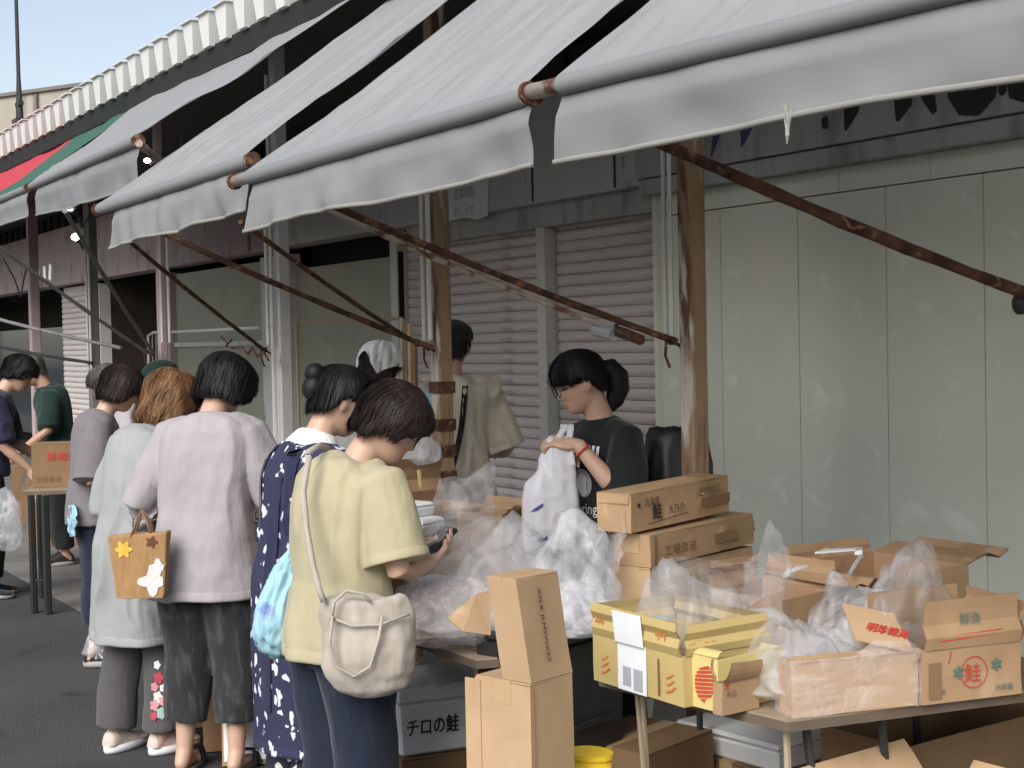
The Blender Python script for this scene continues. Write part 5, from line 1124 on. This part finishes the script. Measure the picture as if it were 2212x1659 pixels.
def px2(x,d,y=1500): p=at(x,y,d=d); return p[0],p[1]
# ================================================================ people
BB=lambda **k:('bob',k)
# 1 near shopper in the yellow shirt
b=px2(738,4.15,1400)
yw=person('shopper in a pale yellow shirt and navy trousers looking down, nearest the camera',b,98,H=1.52,lean=6,hunch=18,head=(36,34,4),voxel=.006,seed=1,girth=1.06,
  hair=('short',dict(th=.026,bangs=.03,fluff=.25)),hairmat='hair_darkbrown',skin='skin',
  arms={'R':((.235,.06,1.06),(.12,.25,1.05),(-.7,.7,.1),(-.4,-.2,.9),.8),'L':((-.24,.08,1.05),(-.02,.30,1.06),(.7,.6,.2),(.2,-.3,.9),.8)},
  shirt=dict(mat='cloth_yellow',hem=.72,sleeve=.86,srad=.094,amp=.006,flare=1.05,neck=.066),pants=dict(mat='cloth_navypants',hem=.06,hemr=.085,kneer=.10,thighr=.118),shoes=('shoe_black','sole_grey'))
hw=lambda p: yw.hc+yw.Rh@np.asarray(p,float)*yw.hk
g=MB()
for sd in (-1,1):
    g.tube([hw((sd*.032+.023*math.cos(t),.094-.004*abs(math.cos(t)),-.004+.018*math.sin(t))) for t in np.linspace(0,2*math.pi,20)],.0014,5,caps=False); g.tube([hw((sd*.055,.090,.0)),hw((sd*.074,.05,.004)),hw((sd*.079,-.01,.0))],.0014,5)
g.tube([hw((-.009,.098,-.002)),hw((.009,.098,-.002))],.0014,5); g.build('glasses','dark_metal',yw.o,True,off=(0,0,0))
# phone in hands
p=toworld(yw,np.array([.04,.34,1.10])*yw.s); m=MB(); m.box((0,0,0),(.07,.012,.13),R=rotz(rad(10))@rotx(rad(-55))); o=m.build('wallet','cloth_black',None); o.location=tuple(p); tag(o,'dark wallet held in the yellow shirt shopper\'s hands','wallet')
# 2 navy dotted apron
b=px2(652,4.75,1400)
nv=person('woman in a navy apron smock with white dots and a hair bun',b,96,H=1.55,lean=8,hunch=14,head=(22,10,0),voxel=.008,seed=2,girth=1.0,
  hair=('tied',dict(th=.016,bangs=.05)),hairmat='hair_black',
  arms={'R':((.25,.10,1.05),(.10,.30,1.0),(-.6,.7,.1),(-.3,-.2,.9),.7),'L':((-.24,.02,1.03),(-.17,.24,.92),(.3,.9,-.1),(.6,-.1,-.6),.6)},
  shirt=dict(mat='cloth_dots',hem=.30,sleeve=1.75,srad=.072,flare=1.12,amp=.006,neck=.06,cuff=.8),pants=dict(mat='cloth_leafy',hem=.08,hemr=.085,kneer=.09),shoes=('shoe_black','sole_grey'))
R=nv.Rh;m=MB(); q=[]
for (c,r) in (((-.0,-.118,.055),(.036,.034,.036)),((.0,-.108,.01),(.042,.036,.045))): m.ell(nv.hc+R@np.array(c)*nv.hk,np.array(r)*nv.hk,18,12,R)
m.build('hair_bun','hair_black',nv.o,True,off=(0,0,0))
c,Rr=nv.spine(1.0); m=MB(); m.loft([nv.ring(c+Rr@np.array([0,0,z]),Rr,a,a*.85,a*1.0,24) for z,a in ((-.03,.098),(.0,.083),(.028,.066),(.034,.058))]); me=remesh(m,.007,2); me.name='collar'; ob('collar','',None) if False else ob('collar',me,'cloth_kerchief',nv.o,True)
m=MB();  # navy apron back panel and straps
for sd in (-1,1):
    P=[]; 
    for t in np.linspace(.98,.35,9): 
        c,Rr=nv.spine(t); P.append(c+Rr@np.array([sd*(.075+.05*(.98-t)),-.2,0]))
    L_=[p+np.array([-.018,0,0]) for p in P]; R_=[p+np.array([.018,0,0]) for p in P]
    pl=project(nv.shirt,L_+R_,(0,1,0),.007); m.grid([pl[:9],pl[9:]])
m.build('apron_strap','cloth_navy',nv.o,True,off=(0,0,0))
P=[]
for t in np.linspace(.62,-.9,12):
    c,Rr=nv.spine(t); P.append([c+Rr@np.array([x_,-.3,0]) for x_ in np.linspace(.0,.055,9)])
pl=project(nv.shirt,[q for r in P for q in r],(0,1,0),.006); m=MB(); m.grid(np.array(pl).reshape(12,9,3)); m.build('apron_back','cloth_navy',nv.o,True,off=(0,0,0))
# light blue bag at her side
c=at(606,1300,d=4.25); V,F=_ICO[5]; P=V.copy(); tz=(P[:,2]+1)/2; wd=.035+.075*(1-tz)**.8
P=np.c_[P[:,0]*wd*.6,P[:,1]*wd*1.1,(P[:,2])*.155]; P+= (.010*ridged(V*[5,5,1.2]+3,70)+.006*ridged(V*[9,9,2],71))[:,None]*V; P[:,1]+=.05*tz; P[:,0]+=.01*tz
m=MB(); m.add(P,F); o=m.build('shopping_bag','sky_blue',None,True); o.location=tuple(c); tag(o,'light blue shopping bag hanging between the navy apron and the yellow shirt','bag')
# 3 white blouse
b=px2(458,5.50,1500)
wb=person('shopper in a white blouse and black cropped trousers seen from behind',b,138,H=1.60,lean=6,hunch=16,head=(34,12,0),voxel=.007,seed=3,girth=1.10,
  hair=('bob',dict(th=.034,length=-.085,bangs=.03,fluff=.15)),hairmat='hair_black',feet=(.105,.10),
  arms={'L':((-.30,.02,1.04),(-.22,.20,.98),(.4,.8,-.1),(.5,-.2,-.7),.6),'R':((.27,.06,1.06),(.19,.27,1.0),(-.3,.9,-.1),(-.4,-.2,-.7),.6)},
  shirt=dict(mat='cloth_white',hem=.665,sleeve=1.18,srad=.098,cuff=1.0,flare=1.20,amp=.010,dirs=(8,8,1.2),neck=.07,vox=.008,wid=.93),pants=dict(mat='cloth_blackpants',hem=.185,hemr=.085,kneer=.095,thighr=.120),shoes=('shoe_black','shoe_black'),shoe_kind='sandal')
# 4 cardigan
b=px2(300,5.78,1500)
cg=person('woman with wavy brown hair in a long pale grey cardigan and dark grey trousers',b,112,H=1.545,lean=10,hunch=22,head=(30,-16,6),voxel=.008,seed=4,girth=.98,
  hair=('long',dict(th=.034,length=-.135,bangs=.03,fluff=.55)),hairmat='hair_brown',feet=(.10,.09),stepy=(-.02,.06),
  arms={'L':((-.22,.03,1.03),(-.16,.22,.96),(.3,.9,-.1),(.5,-.2,-.7),.6),'R':((.22,.05,1.04),(.12,.27,1.02),(-.3,.9,.1),(-.4,-.2,-.7),.6)},
  shirt=dict(mat='cloth_cardigan',hem=.45,sleeve=1.85,srad=.080,cuff=.75,flare=1.08,amp=.010,dirs=(8,8,1.8),neck=.075),pants=dict(mat='cloth_greypants',hem=.09,hemr=.088,kneer=.085,thighr=.10),shoes=('shoe_pink','sole_white'))
hd_=rotz(-(cg.o.rotation_euler.z))@np.array([CR[0],CR[1],0]);  # camera right in her frame
vd=rotz(-(cg.o.rotation_euler.z))@np.array([CA[0],CA[1],0]); side=nz(hd_)
rs=np.random.default_rng(5)
fl_=[]; an=cg.kn['R']*.35+cg.an['R']*.65
for i,(du,dz,r_,mm) in enumerate(((.0,.16,.016,'sole_white'),(.005,.11,.022,'flower_red'),(-.012,.075,.018,'flower_pink'),(.02,.07,.015,'sole_white'),(.0,.035,.022,'flower_white'),(.018,.02,.018,'flower_pink'),(-.014,.005,.020,'flower_pink'),(.012,-.025,.022,'flower_green'),(-.015,-.035,.016,'flower_red'))):
    if mm not in MT: M(mm,{'flower_red':(.45,.06,.09),'flower_pink':(.60,.26,.27),'flower_white':(.72,.66,.66),'flower_green':(.30,.42,.40)}[mm],.8,var=.2,vs=90)
    c=an+side*du+np.array([0,0,dz]); pts=[c]+[c+side*r_*(1+.16*math.cos(5*t))*math.cos(t)*.8+np.array([0,0,1.])*r_*(1+.16*math.cos(5*t))*math.sin(t) for t in np.linspace(0,2*math.pi,20,endpoint=False)]
    pl=project(cg.pants,pts,vd,.003+.0006*i); m=MB(); m.add(pl,[(0,j+1,(j+1)%20+1) for j in range(20)]); m.build('embroidered_flower',mm,cg.pants,off=(0,0,0))
# tote bag carried by the white blouse woman
tb=at(302,1290,d=5.28); t=thing('tote_bag','tan straw tote bag with an orange and a white flower','bag',tb,None,rad(58),world=False)
m=MB(); m.hexa([(-.080,-.03,0),(.095,-.03,0),(.095,.03,0),(-.080,.03,0),(-.105,-.025,.225),(.11,-.025,.235),(.11,.025,.235),(-.105,.025,.225)]); me=remesh(m,.006,3); folds(me,8,.004,(14,14,6)); me.name='bag_body'; bb=ob('bag_body',me,'cloth_tote',t,True)
m=MB(); 
for y_ in (-.02,.02): m.tube([(-.02,y_,.215),(.0,y_,.27),(.015,y_*.5,.31),(.04,y_,.27),(.055,y_,.215)],.0055,6)
m.build('handle','cloth_brown',t,True,off=(0,0,0))
for nm,mm,c,r_,pet in (('flower_patch','ink_orange2',(-.045,.175),.026,6),('flower_patch','flower_white',(.055,.06),.042,4),('flower_patch','flower_white',(.075,.11),.026,4),('flower_patch','flower_dark',(.055,.2),.018,5)):
    if mm not in MT: M(mm,{'ink_orange2':(.80,.42,.06),'flower_dark':(.12,.05,.04)}[mm],.8,var=.15,vs=60)
    c3=np.array([c[0],-.1,c[1]]); pts=[c3]+[c3+np.array([math.cos(a)*r_*(1+.3*math.cos(pet*a)),0,math.sin(a)*r_*(1+.3*math.cos(pet*a))]) for a in np.linspace(0,2*math.pi,24,endpoint=False)]
    pl=project(bb,pts,(0,1,0),.003); m=MB(); m.add(pl,[(0,j+1,(j+1)%24+1) for j in range(24)]); m.build(nm,mm,bb,off=(0,0,0))
# white carrier bag low behind the cardigan
crumple('plastic_bag','small white plastic bag hanging low behind the pale grey cardigan',at(222,1425,d=5.9)+[0,0,.0],(.05,.06,.10),'film_white',seed=81,sub=4,peaks=[((0,0,1),.5,.08)])
# 5 grey T-shirt
b=px2(212,7.42,1300)
gt=person('woman with a dark bob in a grey T-shirt and black cropped trousers at the left',b,72,H=1.53,lean=5,hunch=14,head=(26,-4,0),voxel=.009,seed=5,girth=.98,
  hair=('bob',dict(th=.030,length=-.082,bangs=.012)),hairmat='hair_darkbrown',feet=(.07,.07),
  arms={'R':((.24,.0,1.02),(.16,.26,1.10),(-.3,.9,.3),(-.6,-.1,.6),.6),'L':((-.23,.02,1.03),(-.05,.25,1.08),(.5,.7,.2),(.4,-.1,.8),.6)},
  shirt=dict(mat='cloth_greytee',hem=.72,sleeve=.95,srad=.09,flare=1.08,amp=.008,neck=.07),pants=dict(mat='cloth_navypants',hem=.22,hemr=.085,kneer=.095),shoes=('shoe_black','sole_grey'))
sh=gt.shoeR; vd=rotz(-gt.o.rotation_euler.z)@np.array([CA[0],CA[1],0]); su=nz(np.cross([0,0,1.],-vd)); V,F=text_mesh('N')
an=gt.an['R']; c=an+np.array([0,.03,-.035]); pl=project(sh,[c+su*(v[0]-.3)*.062+np.array([0,0,1.])*(v[1])*.062+su*.0 for v in V],vd,.003); m=MB(); m.add(pl,F); m.build('letter_mark','sole_white',sh,off=(0,0,0))
draped('shopping_bag','small light blue bag hanging from the grey T-shirt woman\'s arm',[[at(154,1092,d=7.3),at(166,1090,d=7.2)],[at(150,1120,d=7.3),at(168,1125,d=7.15)],[at(153,1160,d=7.25),at(166,1158,d=7.2)]],'sky_blue',cat='bag',seed=44,amp=.012,sub=14)
# 6 person behind with greying hair
b=px2(296,8.4,1300)
person('vendor with greying dark hair mostly hidden behind the brown-haired woman',b,250,H=1.52,lean=6,hunch=8,head=(26,0,0),voxel=.011,seed=6,hair=('short',dict(th=.024,bangs=.04,fluff=.2,strands=400)),hairmat='hair_grey',shirt=dict(mat='cloth_white',hem=.75,sleeve=.9,vox=.014),pants=dict(mat='cloth_black',vox=.015),shoes=('shoe_black','sole_grey'))
# 7 person in a cap
b=px2(398,8.6,1300)
cp=person('vendor in a black cap just visible behind the white blouse woman\'s head',b,240,H=1.52,lean=6,head=(20,0,0),voxel=.011,seed=7,hair=('short',dict(th=.014,bangs=.05,strands=400)),hairmat='hair_black',shirt=dict(mat='cloth_green',hem=.75,sleeve=.9,vox=.014),pants=dict(mat='cloth_black',vox=.015),shoes=('shoe_black','sole_grey'))
def cap(h,mat,brim=True,th=.026,name='cap'):
    hm=hair_mesh('cap',99,th=th); hm.v=hm.v[:120*34]; hm.f=[f for f in hm.f if max(f)<120*34]; m=MB(); m.v=[tuple(p) for p in xf(h.Rh,h.hc,hm.v,h.hk)]; m.f=hm.f; o=m.build(name,mat,h.o,True,off=(0,0,0))
    if brim:
        m=MB(); rows=[]
        for s_ in np.linspace(0,1,6): rows.append([h.hc+h.Rh@np.array([math.sin(a)*(.075+.0*s_),.075+math.cos(a)*.02+s_*.075*math.cos(a*1.0),.050-.02*s_*s_-.012*(abs(a))**2])*h.hk for a in np.linspace(-1.25,1.25,16)])
        m.grid(rows); m.grid([[p-np.array([0,0,.004]) for p in r][::-1] for r in rows]); m.build('cap_brim',mat,o,True,off=(0,0,0))
    return o
cap(cp,'cloth_green')
# 8 man at the left edge
b=px2(-22,9.5,1200)
lm=person('man in dark navy clothes bending forward at the left edge',b,70,H=1.62,lean=16,hunch=10,head=(34,-10,0),voxel=.010,seed=8,hair=('short',dict(th=.026,bangs=.03,fluff=.3,strands=400)),hairmat='hair_black',
  arms={'R':((.25,.14,1.02),(.20,.30,.86),(0,.5,-.8),(-1,0,0),.6),'L':((-.22,.14,1.02),(-.1,.34,.9),(0,.7,-.6),(1,0,0),.6)},
  shirt=dict(mat='cloth_navy',hem=.78,sleeve=.95,vox=.012),pants=dict(mat='cloth_black',vox=.013),shoes=('shoe_black','sole_grey'))
crumple('plastic_bag','white plastic bag carried by the man at the left edge',at(8,1190,d=9.2)+[0,0,-.0],(.08,.10,.22),'film_white',seed=82,sub=4,peaks=[((0,0,1),.3,.1)])
# 9 vendor in green
b=px2(132,10.9,1150)
person('bald vendor in a dark green shirt behind the pinkish post',b,262,H=1.60,lean=10,hunch=10,head=(24,10,0),voxel=.011,seed=9,skin='skin_tan',hair=('tied',dict(th=.004,bangs=.075,strands=400)),hairmat='hair_grey',
  arms={'L':((-.26,.10,1.05),(-.2,.3,.9),(0,.7,-.6),(1,0,0),.6)},shirt=dict(mat='cloth_green',hem=.72,sleeve=.95,vox=.013,wid=1.12),pants=dict(mat='cloth_black',vox=.015),shoes=('shoe_black','sole_grey'))
# 10 kerchief vendor
b=px2(800,6.6,1300)
kv=person('vendor in a white kerchief mostly hidden behind the near shoppers',b,120,H=1.60,lean=4,hunch=6,head=(16,10,0),voxel=.009,seed=10,hair=('short',dict(th=.014,bangs=.03,strands=400)),hairmat='hair_darkbrown',shirt=dict(mat='cloth_greygreen',hem=.75,sleeve=.9,vox=.012),pants=dict(mat='cloth_black',vox=.014),shoes=('shoe_black','sole_grey'))
na,ns=96,20; rows=[]
for j in range(ns):
    s_=j/(ns-1); row=[]
    for i in range(na):
        a=2*math.pi*i/na; aa=(a+math.pi)%(2*math.pi)-math.pi
        bk=abs(abs(aa)-math.pi)     # 0 at back
        hl=.035+ (-.045)*min(1,bk/.9)*(1 if bk<.9 else max(0,1-(bk-.9)/1.6)) ; hl = .030 - .030*math.sin(min(bk/1.0,1)*math.pi)-.0
        hl = .058 if bk<.12 else np.interp(bk,[.12,.75,1.6,3.2],[.055,-.035,.02,.05])
        z=.117+(hl-.117)*s_; p=head_point(a,min(z,.1165)); r0=np.linalg.norm(p[:2])+1e-6; tt=.022+.004*math.sin(9*a+4*s_)+.003*math.sin(17*a); p[:2]*=(r0+tt)/r0; p[2]=z+.02*max(0,(z-.05)/.067); row.append(kv.hc+kv.Rh@p*kv.hk)
    rows.append(row)
m=MB(); m.loft(rows,caps=False); m.build('kerchief','cloth_kerchief',kv.o,True,off=(0,0,0))
# 11 man in the cream T-shirt
b=px2(985,7.4,1300)
cm=person('man in a cream T-shirt and black cap with a black shoulder strap, back turned',b,146,H=1.71,lean=2,hunch=6,head=(10,8,0),voxel=.008,seed=11,girth=1.12,hair=('short',dict(th=.010,bangs=.06,strands=400)),hairmat='hair_black',
  arms={'L':((-.27,.05,1.02),(-.2,.25,.95),(.2,.9,0),(.5,0,-.7),.5),'R':((.27,.04,1.02),(.2,.25,.98),(-.2,.9,0),(-.5,0,-.7),.5)},
  shirt=dict(mat='cloth_cream',hem=.62,sleeve=.95,srad=.10,flare=1.04,amp=.009,neck=.075,dirs=(8,8,2.5)),pants=dict(mat='cloth_greygreen',vox=.012),shoes=('shoe_black','sole_grey'))
cap(cm,'cloth_black',True,.024)
P=[]
for t_,x_ in zip(np.linspace(1.0,-.1,14),np.linspace(.085,-.03,14)):
    c,Rr=cm.spine(t_); P.append((c+Rr@np.array([x_+.03*math.sin((1-t_)*2.6),-.35,0])))
vd=np.array([0,1.,0]); L_=[p-np.array([.014,0,0]) for p in P]; R_=[p+np.array([.014,0,0]) for p in P]; pl=project(cm.shirt,L_+R_,vd,.006); m=MB(); m.grid([pl[:14],pl[14:]]); m.build('shoulder_strap','cloth_black',cm.o,True,off=(0,0,0))
# 12 ponytailed vendor
b=px2(1318,5.15,1200)
gl=person('ponytailed vendor with glasses in a black printed T-shirt holding a white bag',b,270,H=1.585,lean=3,hunch=8,head=(22,18,0),voxel=.006,seed=12,girth=.84,headk=.94,hair=('tied',dict(th=.015,bangs=.028)),hairmat='hair_black',
  arms={'L':((-.222,.08,1.10),(-.107,.205,1.30),(.50,.62,.15),(.5,-.1,-.85),.9),'R':((.20,.09,1.09),(.01,.17,1.255),(-.4,.6,-.2),(-.3,.1,-.9),.9)},
  shirt=dict(mat='cloth_blacktee',hem=.72,sleeve=.93,srad=.086,amp=.007,neck=.066,vox=.008,flare=1.0),pants=dict(mat='cloth_black',vox=.012),shoes=('shoe_black','sole_grey'))
hw=lambda p: gl.hc+gl.Rh@np.asarray(p,float)*gl.hk
m=MB(); b0=hw((0,-.098,.015)); bk_=nz((gl.Rh@np.array([0,-1.,0]))*[1,1,0]); P=[b0,b0+bk_*.035+[0,0,.0],b0+bk_*.06+[0,0,-.03],b0+bk_*.064+[0,0,-.075],b0+bk_*.05+[0,0,-.12],b0+bk_*.035+[0,0,-.155]]; m.tube(P,[.022,.036,.042,.041,.030,.006],18); me=remesh(m,.006,2); V_,N_=getv(me); setv(me,V_+N_*(.003*vnoise(V_*[70,70,9],3))[:,None]); me.name='ponytail'; ob('ponytail',me,'hair_black',gl.o,True)
m=MB(); m.tube([b0+bk_*.004,b0+bk_*.016],.027,14); m.build('hair_tie','cloth_black',gl.o,True,off=(0,0,0))
g=MB()
for sd in (-1,1):
    c=(sd*.032,.098,-.002); ringp=[hw((c[0]+.024*math.cos(t),c[1]-.004*abs(math.cos(t))*1.0,c[2]+.021*math.sin(t))) for t in np.linspace(0,2*math.pi,22)]; g.tube(ringp,.0018,5,caps=False)
    g.tube([hw((sd*.056,.092,.002)),hw((sd*.074,.05,.004)),hw((sd*.079,-.01,.0))],.0014,5)
g.tube([hw((-.009,.100,.0)),hw((0,.103,.002)),hw((.009,.100,.0))],.0013,5); g.build('glasses','dark_metal',gl.o,True,off=(0,0,0))
# print on the T-shirt
vd=np.array([0,-1.,0])
def tee(pts,F,mat,off=.003): 
    pl=project(gl.shirt,pts,vd,off); m=MB(); m.add(pl,F); m.build('shirt_print',mat,gl.shirt,off=(0,0,0))
for k in range(9):
    x_=.085-k*.019; tee([np.array(q) for q in ((x_,.3,1.165),(x_-.011,.3,1.165),(x_-.014,.3,1.225-.002*k),(x_-.003,.3,1.225-.002*k))],[(0,1,2,3)],'cloth_kerchief')
tee([np.array((.0,.3,1.08))]+[np.array((.0+.050*math.cos(t),.3,1.08+.05*math.sin(t))) for t in np.linspace(0,2*math.pi,20,endpoint=False)],[(0,j+1,(j+1)%20+1) for j in range(20)],'ink_grey')
tee([np.array((.0,.3,1.075))]+[np.array((.0+.030*math.cos(t)*(1+.3*math.cos(3*t)),.3,1.075+.04*math.sin(t))) for t in np.linspace(0,2*math.pi,20,endpoint=False)],[(0,j+1,(j+1)%20+1) for j in range(20)],'cloth_kerchief',.0045)
V,F=text_mesh('Loring!'); tee([np.array((.085-v[0]/V[:,0].max()*.17,.3,.955+v[1]*.055+v[0]*.004)) for v in V],F,'cloth_kerchief')
w_=gl.wr['L']; m=MB(); e_=gl.el['L']; d_=nz(w_-e_); c_=w_-d_*.025; x_=nz(np.cross(d_,[0,0,1.])); y_=np.cross(d_,x_); m.tube([c_+(x_*math.cos(t)+y_*math.sin(t))*.029 for t in np.linspace(0,2*math.pi,20)],.004,6); m.build('wristband','ink_red',gl.o,True,off=(0,0,0))
# white T-shirt bag hanging from her hand
hp=toworld(gl,(gl.wr['L']+gl.wr['R'])/2+np.array([0,.065,-.01])); bt_=at(1190,1175,d=5.0)
t=thing('carrier_bag','white carrier bag with blue print held open by the ponytailed vendor','bag',hp*[1,1,0]+[0,0,.9])
zb=zat(1190,1172,hp); m=MB(); rings=[]; right=nz(np.array([CR[0],CR[1],0])); aw=nz(np.array([CA[0],CA[1],0]))
for y_p,xc,hw_,dp_ in ((1182,1192,50,.03),(1140,1191,53,.04),(1090,1190,54,.042),(1045,1191,53,.036),(1012,1198,44,.028),(985,1205,36,.022),(962,1208,30,.016),(948,1206,24,.010)):
    c=at(xc,y_p,d=(hp-CP)@CA); hwm=hw_/FPX*((hp-CP)@CA)
    rings.append([c+right*hwm*math.copysign(abs(math.cos(a))**.8,math.cos(a))+aw*dp_*math.sin(a) for a in np.linspace(0,2*math.pi,40,endpoint=False)])
m.loft(rings); me=remesh(m,.0055,1); V_,N_=getv(me); q_=(V_-hp)@np.c_[right,aw,[0,0,1.]]
setv(me,V_+N_*(.016*ridged(q_*[13,13,1.2]+.5*vnoise(q_*6,5)[:,None],90)+.008*ridged(q_*[26,26,3],91)+.004*ridged(q_*[30,30,18],92))[:,None]-(np.asarray(t.location)))
me.name='bag_body'; bgb=ob('bag_body',me,'bag_white',t,True)
for x0,x1 in ((1194,1212),(1232,1226)):
    dd_=(hp-CP)@CA; a=at(x0,985,d=dd_-.03); b_=at((x0+x1)/2,950,d=dd_-.02); c=at(x1+6,925,d=dd_-.01); m=MB()
    rows=[[p-right*w_,p-right*w_*.3+aw*.006,p+right*w_*.3-aw*.006,p+right*w_] for p,w_ in ((a+[0,0,-.03],.016),(a,.013),(b_,.011),(c,.012),(c+[0,0,.012]+aw*.02,.012))]; m.grid(rows); m.build('bag_handle','bag_white',t,True)
dv=nz(np.array([CA[0],CA[1],0])); dd_=(hp-CP)@CA-.3; L0=np.asarray(t.location)
def bagprint(poly,mat='ink_blue'):
    pts=[at(x,y,d=dd_)-L0 for x,y in poly]; pl=project(bgb,[np.asarray(pts).mean(0)]+pts,nz(np.asarray(pts).mean(0)+L0-CP),.003); n_=len(poly); m=MB(); m.add(pl,[(0,j+1,(j+1)%n_+1) for j in range(n_)]); m.build('bag_print',mat,bgb,off=(0,0,0))
bagprint([(1143,1108),(1155,1098),(1174,1086),(1174,1094),(1160,1104)]); bagprint([(1158,1170),(1165,1160),(1176,1163),(1184,1156),(1182,1166),(1170,1172)]); bagprint([(1146,1158),(1150,1150),(1152,1158)])
# shoulder bag of the yellow shirt woman
cb=at(800,1400,d=3.88); t=thing('shoulder_bag','slouchy beige shoulder bag with a drawstring on the yellow shirt shopper\'s hip','bag',cb)
right=nz(np.array([CR[0],CR[1],0])); aw=nz(np.array([CA[0],CA[1],0])); m=MB(); rings=[]
for px_,py_,hw_,dp_ in ((800,1500,40,.03),(802,1482,78,.05),(800,1450,96,.065),(797,1415,100,.07),(795,1375,99,.065),(793,1345,97,.055),(790,1318,92,.048),(785,1296,84,.045)):
    c=at(px_,py_,d=3.90); k_=3.90/FPX; rings.append([c+(right+np.array([0,0,.04]))*hw_*k_*math.cos(a)+aw*dp_*math.sin(a) for a in np.linspace(0,2*math.pi,40,endpoint=False)])
m.loft(rings); me=remesh(m,.006,2); V_,N_=getv(me); q_=(V_-cb)@np.c_[right,aw,[0,0,1.]]; top=np.clip((q_[:,2]-.04)/.04,0,1)
setv(me,V_+N_*(.008*ridged(q_*[22,22,3],95)*top+.007*ridged(q_*[7,7,6]+.4*vnoise(q_*9,7)[:,None],96)+.003*vnoise(q_*40,97))[:,None]-cb); me.name='bag_body'; sb=ob('bag_body',me,'cloth_beige',t,True)
def bagline(pts,r,mat,name,d=3.25,w=None):
    m=MB(); m.tube([at(x,y,d=dd2) for x,y,dd2 in pts],r,8); return m.build(name,mat,t,True)
bagline([(668,985,4.010),(655,1060,3.990),(662,1140,3.950),(676,1220,3.890),(690,1275,3.850),(700,1300,3.850)],.0085,'cloth_beige','strap'); bagline([(664,978,4.020),(690,962,4.140),(715,972,4.210)],.0085,'cloth_beige','strap')
bagline([(716,1340,3.825),(722,1300,3.825),(748,1276,3.835),(785,1282,3.840),(800,1300,3.840)],.0045,'cloth_beige','drawstring')
bagline([(718,1330,3.825),(712,1390,3.815),(726,1440,3.815),(765,1462,3.815),(800,1440,3.810),(818,1380,3.815),(826,1330,3.830)],.0045,'cloth_beige','drawstring')
bagline([(705,1330,3.840),(760,1352,3.825),(820,1350,3.825),(884,1326,3.850)],.004,'cloth_beige','drawstring')

# ================================================================ clutter at the far left
for i,(px_,py_,d_,w_,h_,mm,ll) in enumerate(((118,1125,12.2,.5,.3,'card_dark','dark carton on the floor behind the framed table, right of the pinkish post'),(60,1135,11.8,.5,.34,'card_dark','dark carton on the floor behind the framed table, left of the pinkish post'),(30,1090,13.5,.6,.5,'card_dark','tall dark carton against the far left shop front'),(300,1150,9.6,.5,.55,'card_dark','dark carton stacked below the white wire rack'))):
    n=at(px_,py_,d=d_)*[1,1,0]; carton(ll,n+[0,0,.006],n+[w_*.2,w_*.97,0],dp=.4,h=h_,mat=mm,top='closed')
cord('looped_cord','thin dark cord looping under the fascia at the far left',[at(x,y,Y=3.9) for x,y in ((8,560),(30,600),(45,640),(52,600),(60,570),(78,610),(90,630))],.010,'dark_metal')
tg=thing('paper_tag','small pale paper tags tied under the fascia at the far left','tag',at(85,600,Y=3.8))
for k,(x,y) in enumerate(((82,585),(96,592),(108,588))):
    m=MB(); c=at(x,y,Y=3.8); m.box(c,(.10,.004,.16),R=roty(.3*(k-1))); m.build('tag_sheet','paper',tg)
